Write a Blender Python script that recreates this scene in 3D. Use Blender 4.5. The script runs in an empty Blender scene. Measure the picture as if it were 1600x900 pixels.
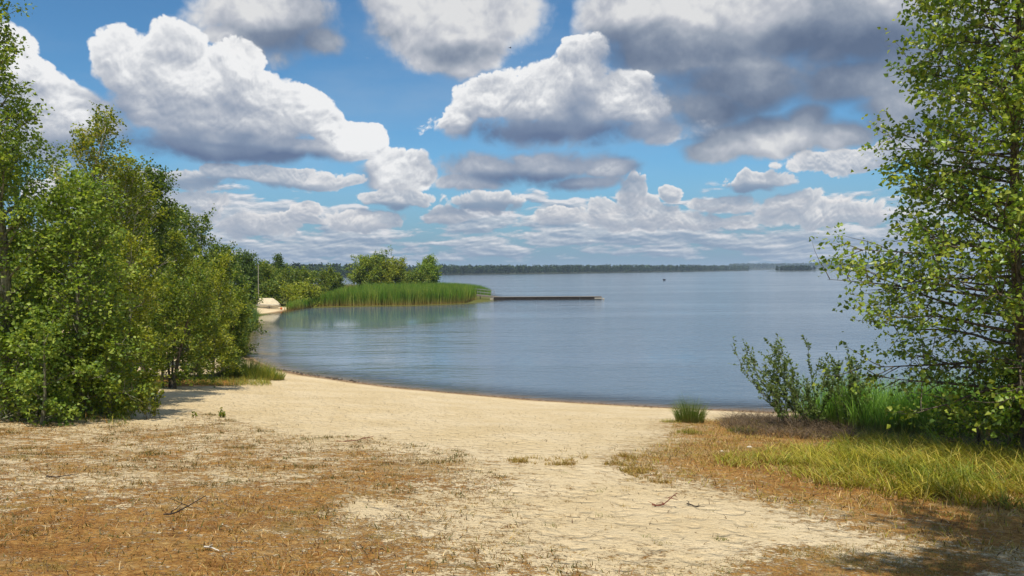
import bpy, math, random, numpy as np
from mathutils import Vector, Matrix

# ---------------------------------------------------------------- camera
CAM_H = 5.0
F_PX = 1200.0                      # focal length in pixels of the 1600 px wide photograph
PITCH = math.atan(26.5 / 1200.0)
ROLL = math.radians(0.5)
sc = bpy.context.scene
COL = sc.collection
cam_d = bpy.data.cameras.new('camera')
cam_d.lens = 27.0
cam_d.sensor_width = 36.0
cam_d.clip_start = 0.1
cam_d.clip_end = 30000.0
cam = bpy.data.objects.new('camera', cam_d)
COL.objects.link(cam)
sc.camera = cam
_f = Vector((0, math.cos(PITCH), -math.sin(PITCH)))
_r0 = Vector((1, 0, 0))
_u0 = _r0.cross(_f)
_r = _r0 * math.cos(ROLL) - _u0 * math.sin(ROLL)
_u = _u0 * math.cos(ROLL) + _r0 * math.sin(ROLL)
_m = Matrix((( _r.x, _u.x, -_f.x), (_r.y, _u.y, -_f.y), (_r.z, _u.z, -_f.z))).to_4x4()
cam.matrix_world = Matrix.Translation((0, 0, CAM_H)) @ _m

def ray(px, py):
    return (_f + _r * ((px - 800) / F_PX) - _u * ((py - 450) / F_PX))

def at_z(px, py, z=0.0):
    v = ray(px, py)
    t = (z - CAM_H) / v.z
    return (v.x * t, v.y * t)

def at_d(px, py, d):
    """point on the pixel's line of sight at depth d (metres along +y)"""
    v = ray(px, py)
    t = d / v.y
    return (v.x * t, d, CAM_H + v.z * t)

# ---------------------------------------------------------------- sun
SUN_EL = math.radians(64)
SUN_AZ = math.radians(190)         # clockwise from +y (the view direction): behind the camera, high
sun_d = bpy.data.lights.new('sun', 'SUN')
sun_d.energy = 4.9
sun_d.angle = math.radians(0.5)
sun_d.color = (1.0, 0.93, 0.80)
sun = bpy.data.objects.new('sun', sun_d)
COL.objects.link(sun)
SUN_DIR = Vector((math.sin(SUN_AZ) * math.cos(SUN_EL), math.cos(SUN_AZ) * math.cos(SUN_EL), math.sin(SUN_EL)))
sun.rotation_euler = SUN_DIR.to_track_quat('Z', 'Y').to_euler()
sun.location = (0, 0, 30)

# ---------------------------------------------------------------- view
sc.view_settings.view_transform = 'Standard'
sc.view_settings.look = 'None'
sc.view_settings.gamma = 1.0
sc.view_settings.use_curve_mapping = False
sc.view_settings.exposure = 0.12
sc.cycles.max_bounces = 6
sc.cycles.diffuse_bounces = 3
sc.cycles.glossy_bounces = 3
sc.cycles.transmission_bounces = 4
sc.cycles.transparent_max_bounces = 12
sc.cycles.volume_bounces = 0
sc.cycles.volume_step_rate = 10.0
sc.cycles.caustics_reflective = False
sc.cycles.caustics_refractive = False
sc.cycles.use_denoising = True

# ---------------------------------------------------------------- node helpers
class NT:
    def __init__(self, tree):
        self.t = tree
    def n(self, kind, **kw):
        nd = self.t.nodes.new(kind)
        for k, v in kw.items():
            setattr(nd, k, v)
        return nd
    def link(self, a, b):
        self.t.links.new(a, b)
    def setin(self, sock, v):
        if v is None:
            return
        if isinstance(v, bpy.types.NodeSocket):
            self.t.links.new(v, sock)
        else:
            sock.default_value = v
    def math(self, op, a, b=None, c=None, clamp=False):
        nd = self.t.nodes.new('ShaderNodeMath')
        nd.operation = op
        nd.use_clamp = clamp
        self.setin(nd.inputs[0], a)
        self.setin(nd.inputs[1], b)
        if c is not None:
            self.setin(nd.inputs[2], c)
        return nd.outputs[0]
    def vmath(self, op, a, b=None, c=None, out=0):
        nd = self.t.nodes.new('ShaderNodeVectorMath')
        nd.operation = op
        self.setin(nd.inputs[0], a)
        self.setin(nd.inputs[1], b)
        if c is not None:
            self.setin(nd.inputs[2], c)
        return nd.outputs[out]
    def mix(self, f, a, b, blend='MIX'):
        nd = self.t.nodes.new('ShaderNodeMix')
        nd.data_type = 'RGBA'
        nd.blend_type = blend
        self.setin(nd.inputs[0], f)
        self.setin(nd.inputs[6], a)
        self.setin(nd.inputs[7], b)
        return nd.outputs[2]
    def smooth(self, x, lo, hi):
        nd = self.t.nodes.new('ShaderNodeMapRange')
        nd.interpolation_type = 'SMOOTHSTEP'
        self.setin(nd.inputs[0], x)
        self.setin(nd.inputs[1], lo)
        self.setin(nd.inputs[2], hi)
        return nd.outputs[0]
    def lin(self, x, lo, hi, a=0.0, b=1.0):
        nd = self.t.nodes.new('ShaderNodeMapRange')
        for i, v in enumerate((x, lo, hi, a, b)):
            self.setin(nd.inputs[i], v)
        return nd.outputs[0]
    def noise(self, vec, scale, detail=3, rough=0.5, out=0, dist=0.0):
        nd = self.t.nodes.new('ShaderNodeTexNoise')
        self.setin(nd.inputs['Vector'], vec)
        self.setin(nd.inputs['Scale'], scale)
        nd.inputs['Detail'].default_value = detail
        nd.inputs['Roughness'].default_value = rough
        nd.inputs['Distortion'].default_value = dist
        return nd.outputs[out]
    def billow(self, vec, scale, octs=3, rough=0.5, rot=1.0):
        """rounded lumps parted by thin creases, about 0..1"""
        tot = None; w = 1.0; ws = 0.0
        for k in range(octs):
            nz = self.noise(vec, scale * 2.05 ** k, 0)
            v = self.math('MULTIPLY', self.math('ABSOLUTE', self.math('SUBTRACT', nz, 0.5)), w * 3.2)
            tot = v if tot is None else self.math('ADD', tot, v)
            ws += w; w *= rough
        return self.math('MULTIPLY', tot, 1.0 / ws)
    def ramp(self, f, stops, interp='LINEAR'):
        nd = self.t.nodes.new('ShaderNodeValToRGB')
        nd.color_ramp.interpolation = interp
        el = nd.color_ramp.elements
        while len(el) > 1:
            el.remove(el[0])
        el[0].position = stops[0][0]; el[0].color = (*stops[0][1], 1)
        for p, c in stops[1:]:
            e = el.new(p); e.color = (*c, 1)
        self.setin(nd.inputs[0], f)
        return nd.outputs[0]

# ---------------------------------------------------------------- sky with clouds
# clouds are discs (x, y, half width, half height) given in the photograph's pixels, turned into directions
WHITE = [(335,228,130,24),(460,226,90,18),(1010,205,70,22),(200,105,34,50),(135,185,75,45),(95,160,45,25),(15,115,45,60),(40,200,90,60),(225,165,45,50),
         (305,122,70,54),(370,100,36,32),(300,185,90,52),(400,185,88,52),(395,145,55,38),(463,165,52,38),(505,190,30,28),
         (540,216,50,28),(580,215,20,24),(350,215,140,26),
         (722,190,34,36),(770,158,62,32),(850,160,95,48),(905,112,46,36),(955,160,70,44),(990,180,45,28),(860,200,160,30),(900,190,120,40),
         (860,258,105,30),(770,262,75,26),(740,285,60,14),(910,286,75,14),(950,262,50,18),(620,263,46,30),(655,275,30,18)]
GREY = [(430,30,95,45),(500,62,40,22),(350,55,30,12),(640,0,55,20),(700,25,110,48),(720,70,60,35),
        (985,30,60,40),(1080,70,125,48),(1180,20,170,60),(1330,40,160,75),(1480,40,150,90),(1180,130,120,50),(1330,130,90,42),
        (1420,165,80,30),(1520,150,130,60),(1110,170,70,40),(1200,215,115,30),(1262,190,36,24),(1110,240,42,18),(1320,215,60,22),(1400,200,60,30),(1560,210,100,60)]
LOW = [(1180,286,52,14),(1330,256,85,18),(1420,240,60,22),(1560,250,100,30),(410,276,120,14),(300,282,60,16),(490,284,60,12),(350,268,40,10),
       (617,312,52,17),(755,315,60,19),(480,326,22,12),(985,296,24,28),(950,335,40,25),(1050,304,20,13),(312,312,36,22),(285,335,50,24),
       (470,344,26,8),(1010,330,50,22),(1130,315,50,14),(1230,320,40,20),(700,335,45,15),(870,338,40,16),(400,350,60,20),(560,345,60,16),(1290,335,70,20),(1080,345,80,16),(200,310,90,40)]

DARK = [(300,236,140,26),(440,242,90,15),(1030,85,150,26),(985,60,60,22),(1190,165,110,40),(1120,130,90,26),(880,210,150,18),(1060,205,60,16),
        (430,62,60,20),(720,85,50,16),(850,285,130,12),(1400,60,90,30),(1260,60,70,22),(760,328,60,8),(617,325,50,7),(1180,297,60,8),(380,290,120,8)]

def blobs_group(name, blobs, kw=1.0, sm=0.14):
    g = bpy.data.node_groups.new(name, 'ShaderNodeTree')
    g.interface.new_socket('P', in_out='INPUT', socket_type='NodeSocketVector')
    g.interface.new_socket('D', in_out='OUTPUT', socket_type='NodeSocketFloat')
    N = NT(g)
    gi = N.n('NodeGroupInput'); go = N.n('NodeGroupOutput')
    cur = None
    for (px, py, w, h) in blobs:
        c = ray(px, py).normalized()
        L = ray(px, py).length
        sx, sz = F_PX * L / w / kw, F_PX * L / h / kw
        v = N.vmath('MULTIPLY_ADD', gi.outputs[0], (sx, 0, sz), (-c.x * sx, 0, -c.z * sz))
        d = N.vmath('LENGTH', v, out=1)
        if cur is None:
            cur = d
        else:
            cur = N.math('SMOOTH_MIN', cur, d, sm)
    N.link(cur, go.inputs[0])
    return g

def cloud_layer(N, P, dark, grp, amp_p, amp_n, edge, scale, li, seed, up=0.045, sharp=(0.6, 0.08), octs=5):
    """returns alpha, light; li = (base, height gain, relief, soft, rim)"""
    def field(vec):
        nd = N.n('ShaderNodeGroup'); nd.node_tree = grp
        N.link(vec, nd.inputs[0])
        return nd.outputs[0]
    off = N.vmath('ADD', P, (seed, seed * 1.7, seed * 0.3))
    warp = N.noise(off, scale * 0.5, 2, 0.5, out=1)
    wv = N.vmath('MULTIPLY_ADD', warp, (0.05, 0.05, 0.04), (-0.025, -0.025, -0.02))
    Q = N.vmath('ADD', off, wv)
    P2 = N.vmath('ADD', P, N.vmath('MULTIPLY', wv, (0.7, 0.7, 0.7)))
    F0 = field(P2)
    F1 = field(N.vmath('ADD', P2, (up * 0.2, 0, up)))
    st = N.vmath('MULTIPLY', Q, (1, 1, 1.15))
    v0 = N.billow(st, scale, octs, 0.56)
    v1 = N.billow(N.vmath('ADD', st, (0.02 / scale, 0, 0.08 / scale)), scale, octs, 0.56)
    n0 = N.noise(Q, scale * 0.55, 9, 0.62)
    D = N.math('SUBTRACT', 1.0 + edge, F0)
    D = N.math('ADD', D, N.math('MULTIPLY', N.math('SUBTRACT', v0, 0.42), amp_p))
    D = N.math('ADD', D, N.math('MULTIPLY', N.math('SUBTRACT', n0, 0.5), amp_n))
    big = N.math('MULTIPLY', N.math('SUBTRACT', F1, F0), li[1])
    soft = N.math('MULTIPLY', N.math('SUBTRACT', n0, 0.5), li[3])
    B = N.math('SUBTRACT', N.math('ADD', N.math('ADD', big, soft), li[0]), dark)
    relief = N.math('MULTIPLY', N.math('SUBTRACT', v0, v1), li[2])
    relief = N.math('MULTIPLY', relief, N.smooth(B, 0.20, 0.75))
    L = N.math('ADD', B, relief)
    rim = N.math('MULTIPLY', N.math('MULTIPLY', N.smooth(D, 0.5, 0.0), li[4]), N.smooth(B, 0.35, 0.75))
    L = N.math('ADD', L, rim, clamp=True)
    sh = N.lin(B, 0.30, 0.70, sharp[0], sharp[1])
    alpha = N.smooth(N.math('DIVIDE', D, sh), 0.0, 1.0)
    return alpha, L, D

def build_world():
    w = bpy.data.worlds.new('World')
    sc.world = w
    w.use_nodes = True
    w.node_tree.nodes.clear()
    N = NT(w.node_tree)
    out = N.n('ShaderNodeOutputWorld'); bg = N.n('ShaderNodeBackground')
    bg.inputs[1].default_value = 0.1
    N.link(bg.outputs[0], out.inputs[0])
    sky = N.n('ShaderNodeTexSky'); sky.sky_type = 'NISHITA'; sky.sun_disc = False
    sky.sun_elevation = SUN_EL; sky.sun_rotation = SUN_AZ
    sky.air_density = 1.0; sky.dust_density = 0.4; sky.ozone_density = 1.5; sky.altitude = 100
    tc = N.n('ShaderNodeTexCoord')
    P = tc.outputs['Generated']
    sep = N.n('ShaderNodeSeparateXYZ'); N.link(P, sep.inputs[0])
    X, Y, Z = sep.outputs
    c = N.mix(1.0, sky.outputs[0], (0.52, 0.92, 1.14, 1), 'MULTIPLY')
    # thin high veil
    veil = N.noise(N.vmath('MULTIPLY', P, (1, 1, 3)), 2.2, 6, 0.6)
    veil = N.math('MULTIPLY', N.smooth(veil, 0.42, 0.85), 0.35)
    c = N.mix(veil, c, (5.0, 5.6, 6.2, 1))
    zc = N.math('MAXIMUM', Z, 0.0)
    deck = N.math('MULTIPLY', N.smooth(Z, 0.16, -0.01), 0.9)
    c = N.mix(deck, c, (1.9, 3.0, 4.3, 1))
    # horizon rows of distant cumulus: coordinates crowd together toward the horizon
    el = N.math('POWER', N.math('ADD', zc, 0.012), 0.72)
    cb = N.n('ShaderNodeCombineXYZ'); N.link(X, cb.inputs[0]); N.link(Y, cb.inputs[1]); N.link(N.math('MULTIPLY', el, 1.9), cb.inputs[2])
    H = cb.outputs[0]
    hw = N.vmath('MULTIPLY_ADD', N.noise(H, 9, 2, 0.5, out=1), (0.03, 0.03, 0.03), H)
    hs = N.vmath('MULTIPLY', hw, (1, 1, 1.3))
    h0 = N.noise(hs, 13, 6, 0.55)
    h1 = N.noise(N.vmath('ADD', hs, (0.003, 0, 0.012)), 13, 5, 0.55)
    hb = N.noise(hs, 4, 3, 0.5)
    band = N.math('MULTIPLY', N.smooth(Z, -0.002, 0.02), N.smooth(Z, 0.125, 0.065))
    hd = N.math('ADD', N.math('MULTIPLY', N.math('SUBTRACT', h0, 0.5), 1.6), N.math('SUBTRACT', hb, 0.35))
    hd = N.math('ADD', hd, N.math('MULTIPLY', N.math('SUBTRACT', band, 1.0), 0.5))
    ha = N.smooth(hd, -0.02, 0.14)
    hl = N.math('MULTIPLY', N.math('SUBTRACT', h0, h1), 3.4)
    hl = N.math('ADD', hl, N.lin(Z, 0.01, 0.07, 0.46, 0.78), clamp=True)
    hc = N.ramp(hl, [(0.0, (1.9, 2.7, 3.9)), (0.45, (3.0, 3.7, 4.8)), (0.75, (5.2, 5.6, 6.2)), (1.0, (8.0, 7.8, 7.9))])
    c = N.mix(N.math('MULTIPLY', ha, 0.9), c, hc)
    palW = [(0.0, (1.25, 1.75, 2.9)), (0.25, (2.2, 2.8, 3.9)), (0.5, (3.8, 4.2, 5.0)), (0.75, (5.9, 6.1, 6.5)), (1.0, (8.8, 8.8, 8.8))]
    palG = [(0.0, (1.15, 1.55, 2.4)), (0.3, (1.9, 2.35, 3.2)), (0.55, (3.2, 3.6, 4.3)), (0.8, (5.0, 5.2, 5.7)), (1.0, (7.4, 7.4, 7.4))]
    palL = [(0.0, (1.9, 2.6, 3.8)), (0.4, (2.9, 3.5, 4.5)), (0.7, (4.7, 5.0, 5.6)), (1.0, (8.2, 8.0, 7.9))]
    dg = N.n('ShaderNodeGroup'); dg.node_tree = blobs_group('cloud_bases', DARK, sm=0.5)
    N.link(N.vmath('MULTIPLY_ADD', N.noise(P, 7, 4, 0.6, out=1), (0.06, 0.06, 0.04), N.vmath('ADD', P, (-0.03, -0.03, -0.02))), dg.inputs[0])
    dk = N.math('MULTIPLY', N.smooth(dg.outputs[0], 1.7, 0.3), 0.47)
    a, L, D = cloud_layer(N, P, dk, blobs_group('clouds_low', LOW), 0.95, 0.8, 0.24, 24, (0.62, 0.17, 0.8, 0.8, 0.28), 1.3, up=0.014, sharp=(0.5, 0.15), octs=4)
    c = N.mix(N.math('MULTIPLY', a, 0.93), c, N.ramp(L, palL))
    a, L, D = cloud_layer(N, P, dk, blobs_group('clouds_grey', GREY), 0.6, 1.7, 0.50, 9, (0.62, 0.26, 0.6, 2.4, 0.18), 4.1, up=0.04, sharp=(0.9, 0.4), octs=4)
    c = N.mix(N.math('MULTIPLY', a, 0.97), c, N.ramp(L, palG))
    a, L, D = cloud_layer(N, P, dk, blobs_group('clouds_white', WHITE), 0.95, 0.5, 0.36, 13, (0.53, 0.36, 1.0, 1.0, 0.30), 7.7, up=0.045, sharp=(0.8, 0.12))
    c = N.mix(N.math('MULTIPLY', a, 0.98), c, N.ramp(L, palW))
    # the same kind of broken cloud goes on outside the frame
    pz = N.math('ADD', zc, 0.10)
    cb2 = N.n('ShaderNodeCombineXYZ')
    N.link(N.math('DIVIDE', X, pz), cb2.inputs[0]); N.link(N.math('DIVIDE', Y, pz), cb2.inputs[1])
    G = cb2.outputs[0]
    gn = N.noise(G, 1.1, 7, 0.55)
    gn2 = N.noise(N.vmath('ADD', G, (0.12, 0.1, 0)), 1.1, 5, 0.55)
    outside = N.math('MAXIMUM', N.smooth(Z, 0.36, 0.46), N.smooth(N.math('ABSOLUTE', X), 0.56, 0.66))
    outside = N.math('MULTIPLY', outside, N.smooth(Z, 0.05, 0.13))
    ga = N.math('MULTIPLY', N.smooth(gn, 0.48, 0.60), outside)
    gl = N.math('ADD', N.math('MULTIPLY', N.math('SUBTRACT', gn, gn2), 3.0), N.lin(gn, 0.5, 0.75, 0.8, 0.4), clamp=True)
    c = N.mix(ga, c, N.ramp(gl, palW))
    c = N.mix(1.0, c, (0.94, 0.94, 0.94, 1), 'MULTIPLY')
    N.link(c, bg.inputs[0])
    w.cycles.sampling_method = 'MANUAL'
    w.cycles.sample_map_resolution = 512
build_world()
# ================================================================ tools
def vnoise(x, y, scale, seed=0, octs=3, rough=0.5):
    """smooth value noise, -1..1"""
    x = np.asarray(x, float) * scale; y = np.asarray(y, float) * scale
    tot = 0; w = 1.0; ws = 0
    for o in range(octs):
        xi = np.floor(x).astype(np.int64); yi = np.floor(y).astype(np.int64)
        xf = x - xi; yf = y - yi
        xf = xf * xf * (3 - 2 * xf); yf = yf * yf * (3 - 2 * yf)
        def h(a, b):
            n = (a * 374761393 + b * 668265263 + (seed + o * 17) * 1442695041) & 0xffffffff
            n = ((n ^ (n >> 13)) * 1274126177) & 0xffffffff
            return ((n ^ (n >> 16)) & 0xffff) / 32767.5 - 1.0
        v = (h(xi, yi) * (1 - xf) + h(xi + 1, yi) * xf) * (1 - yf) + (h(xi, yi + 1) * (1 - xf) + h(xi + 1, yi + 1) * xf) * yf
        tot = tot + v * w; ws += w; w *= rough
        x = x * 2.03 + 11.3; y = y * 2.03 + 5.7
    return tot / ws

def inside(x, y, poly):
    x = np.asarray(x, float); y = np.asarray(y, float)
    r = np.zeros(x.shape, bool)
    n = len(poly)
    for i in range(n):
        x0, y0 = poly[i]; x1, y1 = poly[(i + 1) % n]
        if y0 == y1:
            continue
        c = (y0 > y) != (y1 > y)
        r ^= c & (x < (x1 - x0) * (y - y0) / (y1 - y0) + x0)
    return r

def seg_dist(x, y, poly, closed=True):
    x = np.asarray(x, float); y = np.asarray(y, float)
    best = np.full(x.shape, 1e18)
    n = len(poly)
    for i in range(n if closed else n - 1):
        x0, y0 = poly[i]; x1, y1 = poly[(i + 1) % n]
        dx, dy = x1 - x0, y1 - y0
        t = np.clip(((x - x0) * dx + (y - y0) * dy) / (dx * dx + dy * dy + 1e-12), 0, 1)
        best = np.minimum(best, (x - x0 - t * dx) ** 2 + (y - y0 - t * dy) ** 2)
    return np.sqrt(best)

def signed(x, y, poly):
    d = seg_dist(x, y, poly)
    return np.where(inside(x, y, poly), d, -d)

def soft_poly(x, y, poly, edge=0.6, wob=0.8, wscale=0.9, seed=3):
    s = signed(x, y, poly) + vnoise(x, y, wscale, seed, 4, 0.6) * wob
    t = np.clip(s / edge * 0.5 + 0.5, 0, 1)
    return t * t * (3 - 2 * t)

def mesh_obj(name, verts, faces, mat=None, parent=None, col=None, smooth=False, uvl=None):
    """verts (n,3) array, faces: list of tuples or (m,k) array"""
    me = bpy.data.meshes.new(name)
    verts = np.asarray(verts, np.float32)
    if isinstance(faces, np.ndarray):
        m, k = faces.shape
        me.vertices.add(len(verts)); me.vertices.foreach_set('co', verts.ravel())
        me.loops.add(m * k); me.loops.foreach_set('vertex_index', faces.astype(np.int32).ravel())
        me.polygons.add(m); me.polygons.foreach_set('loop_start', np.arange(0, m * k, k, dtype=np.int32))
        me.update(calc_edges=True)
        me.validate()
    else:
        me.from_pydata([tuple(map(float, v)) for v in verts], [], faces)
        me.update()
    if col is not None:
        a = me.color_attributes.new('Col', 'FLOAT_COLOR', 'POINT')
        c = np.ones((len(verts), 4), np.float32); c[:, :3] = col
        a.data.foreach_set('color', c.ravel())
    if mat:
        me.materials.append(mat)
    if smooth:
        me.polygons.foreach_set('use_smooth', np.ones(len(me.polygons), bool))
    o = bpy.data.objects.new(name, me)
    COL.objects.link(o)
    if parent:
        o.parent = parent
    return o

def empty(name, loc=(0, 0, 0), rz=0.0):
    o = bpy.data.objects.new(name, None)
    o.empty_display_size = 0.3
    COL.objects.link(o)
    o.location = loc; o.rotation_euler = (0, 0, rz)
    return o

def tag(o, label=None, cat=None, group=None, kind=None):
    if label: o['label'] = label
    if cat: o['category'] = cat
    if group: o['group'] = group
    if kind: o['kind'] = kind
    return o

def new_mat(name):
    m = bpy.data.materials.new(name); m.use_nodes = True
    m.node_tree.nodes.clear()
    N = NT(m.node_tree)
    out = N.n('ShaderNodeOutputMaterial')
    return m, N, out

def principled(N, base=None, rough=0.7, spec=0.3, metal=0.0, normal=None):
    b = N.n('ShaderNodeBsdfPrincipled')
    if base is not None: N.setin(b.inputs['Base Color'], base if isinstance(base, bpy.types.NodeSocket) else (*base, 1))
    N.setin(b.inputs['Roughness'], rough)
    b.inputs['Specular IOR Level'].default_value = spec
    b.inputs['Metallic'].default_value = metal
    if normal is not None: N.link(normal, b.inputs['Normal'])
    return b

def bump(N, h, strength, dist, prev=None):
    b = N.n('ShaderNodeBump')
    b.inputs['Strength'].default_value = strength
    b.inputs['Distance'].default_value = dist
    N.link(h, b.inputs['Height'])
    if prev is not None: N.link(prev, b.inputs['Normal'])
    return b.outputs[0]

def simple_mat(name, col, rough=0.6, var=0.15, scale=8, spec=0.3, bstr=0.0):
    m, N, out = new_mat(name)
    tc = N.n('ShaderNodeTexCoord').outputs['Object']
    nz = N.noise(tc, scale, 5, 0.6)
    c = N.mix(N.smooth(nz, 0.3, 0.7), tuple(v * (1 - var) for v in col) + (1,), tuple(min(1, v * (1 + var)) for v in col) + (1,))
    nm = bump(N, N.noise(tc, scale * 6, 3), bstr, 0.01) if bstr else None
    b = principled(N, c, rough, spec, normal=nm)
    N.link(b.outputs[0], out.inputs[0])
    return m

def leaf_mat(name, trans=0.35, rough=0.45, spec=0.35, tint=(1.25, 1.2, 0.5)):
    """leaf or blade: colour from the mesh's own per-leaf colour, light passes through"""
    m, N, out = new_mat(name)
    at = N.n('ShaderNodeVertexColor'); at.layer_name = 'Col'
    b = principled(N, at.outputs[0], rough, spec)
    tr = N.n('ShaderNodeBsdfTranslucent')
    N.link(N.mix(1.0, at.outputs[0], (*tint, 1), 'MULTIPLY'), tr.inputs[0])
    mx = N.n('ShaderNodeMixShader'); mx.inputs[0].default_value = trans
    N.link(b.outputs[0], mx.inputs[1]); N.link(tr.outputs[0], mx.inputs[2])
    N.link(mx.outputs[0], out.inputs[0])
    return m

# ================================================================ shoreline and height of the land
SHORE_PX = [(1200,643.5),(1130,640.5),(1000,634),(850,625.5),(700,612.5),(620,605),(560,597),(490,587),(430,576),(400,563),(384,548),(384,532),(396,512),(404,500),
            (407,495),(425,490),(441,487),(470,481),(560,479),(640,478),(700,476),(740,474),(765,471),(772,469),(768,464.5),(766,461),(740,456),(700,452.5),(640,450.5),(560,449),(540,447.5),(528,446)]
SHORE = [(320, -60), (140, 10), (60, 20), (32, 24.5), (17, 27.0)] + [at_z(*p) for p in SHORE_PX] + [(-120, 300), (-330, 420), (-600, 380), (-600, -200), (320, -200)]
_s0 = float(signed(0, 0, SHORE))

def sm(x, a, b):
    t = np.clip((np.asarray(x, float) - a) / (b - a), 0, 1)
    return t * t * (3 - 2 * t)

def height(x, y):
    x = np.asarray(x, float); y = np.asarray(y, float)
    s = signed(x, y, SHORE)
    near = 3.35 / _s0 * s
    near = np.where(near > 3.3, 3.3 + (near - 3.3) * 0.25, near)
    far = np.minimum(0.06 * s, 0.45 + 0.004 * s)
    k = sm(y, 45, 75)
    k = np.maximum(k, 0)
    land = near * (1 - k) + far * k
    under = np.maximum(s * 0.10, -3.0 + s * 0.0005)
    z = np.where(s > 0, land, under)
    amp = sm(np.abs(s), 0.2, 4.0)
    z = z + vnoise(x, y, 0.25, 5, 2) * 0.05 * amp * (s > 0) * (y < 60)
    z = z + vnoise(x, y, 1.6, 9, 3) * 0.014 * amp * (s > 0) * (y < 60)
    return z

def hit(px, py):
    """where the pixel's line of sight meets the land"""
    v = ray(px, py)
    t = np.concatenate([np.arange(2, 60, 0.05), np.arange(60, 400, 0.3)])
    z = CAM_H + v.z * t
    h = height(v.x * t, v.y * t)
    i = int(np.argmax(h >= z)) if (h >= z).any() else len(t) - 1
    return (v.x * t[i], v.y * t[i])

def world_poly(pts):
    return [hit(px, py) if py < 900 else (lambda a: a)(hit(px, py)) for px, py in pts]

# what grows or lies where (polygons on the ground)
P_DENSE_L = world_poly([(0,752),(200,765),(400,748),(560,712),(690,722),(750,745),(715,790),(640,830),(760,900)]) + [(1.2, 2), (-12, 2), (-14, 9)]
P_SPARSE_L = world_poly([(0,650),(240,664),(330,648),(450,682),(560,692),(700,702),(770,745),(810,850),(1000,900)]) + [(2.5, 2), (-16, 2), (-20, 14)]
P_DENSE_R = world_poly([(960,712),(1040,690),(1055,655),(1180,656),(1300,680),(1450,690),(1600,700),(1860,700),(1860,890),(1600,880),(1450,852),(1330,835),(1230,800),(1120,765),(1000,748)])
P_LOW_R = world_poly([(1150,900),(1220,858),(1400,850),(1600,866)]) + [(9, 5), (7, 2), (2.5, 2)]
P_RED_L = world_poly([(205,592),(300,585),(420,588),(352,604),(250,604),(200,606)])
P_LITTER = world_poly([(1120,652),(1230,650),(1800,645),(1800,715),(1450,700),(1300,682),(1180,668)])
P_BUSH_L = world_poly([(0,560),(200,600),(390,575),(428,582),(410,594),(260,592),(205,640),(150,652),(0,648)]) + [(-30, 16), (-40, 40)]
P_OVAL = world_poly([(530,800),(560,782),(600,786),(620,800),(570,815)])

def cover(x, y):
    """dry thatch, green, litter amounts 0..1"""
    d = 0.82 * soft_poly(x, y, P_DENSE_L, 2.4, 1.0, 0.7, 3)
    n = vnoise(x, y, 1.7, 21, 4, 0.65)
    sp = soft_poly(x, y, P_SPARSE_L, 2.6, 1.0, 0.6, 4) * (0.40 + 0.30 * sm(n, -0.4, 0.5))
    r = 0.84 * soft_poly(x, y, P_DENSE_R, 1.5, 0.6, 1.2, 6)
    lr = soft_poly(x, y, P_LOW_R, 0.8, 0.6, 1.0, 7) * (0.45 + 0.45 * sm(vnoise(x, y, 2.0, 31, 3), -0.3, 0.4))
    red = soft_poly(x, y, P_RED_L, 0.6, 0.5, 1.0, 8)
    dry = np.maximum.reduce([d, sp, r, lr, red])
    dry = dry * (1 - 0.9 * soft_poly(x, y, P_OVAL, 0.3, 0.2, 2, 2))
    gr = np.maximum(soft_poly(x, y, P_BUSH_L, 0.8, 0.3, 1, 9), sm(y, 62, 70))
    bxy = at_z(419, 486, 0)
    gr = gr * (1 - np.exp(-(((x - bxy[0]) / 3.5) ** 2 + ((y - bxy[1]) / 9) ** 2) ** 2))
    lit = soft_poly(x, y, P_LITTER, 0.6, 0.4, 1, 10)
    return dry, gr, lit, red

def axis(parts):
    out = []
    for a, b, st in parts:
        out.append(np.arange(a, b, st))
    return np.concatenate(out)

def geo(a, b, n):
    return list(np.geomspace(a, b, n))

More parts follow.
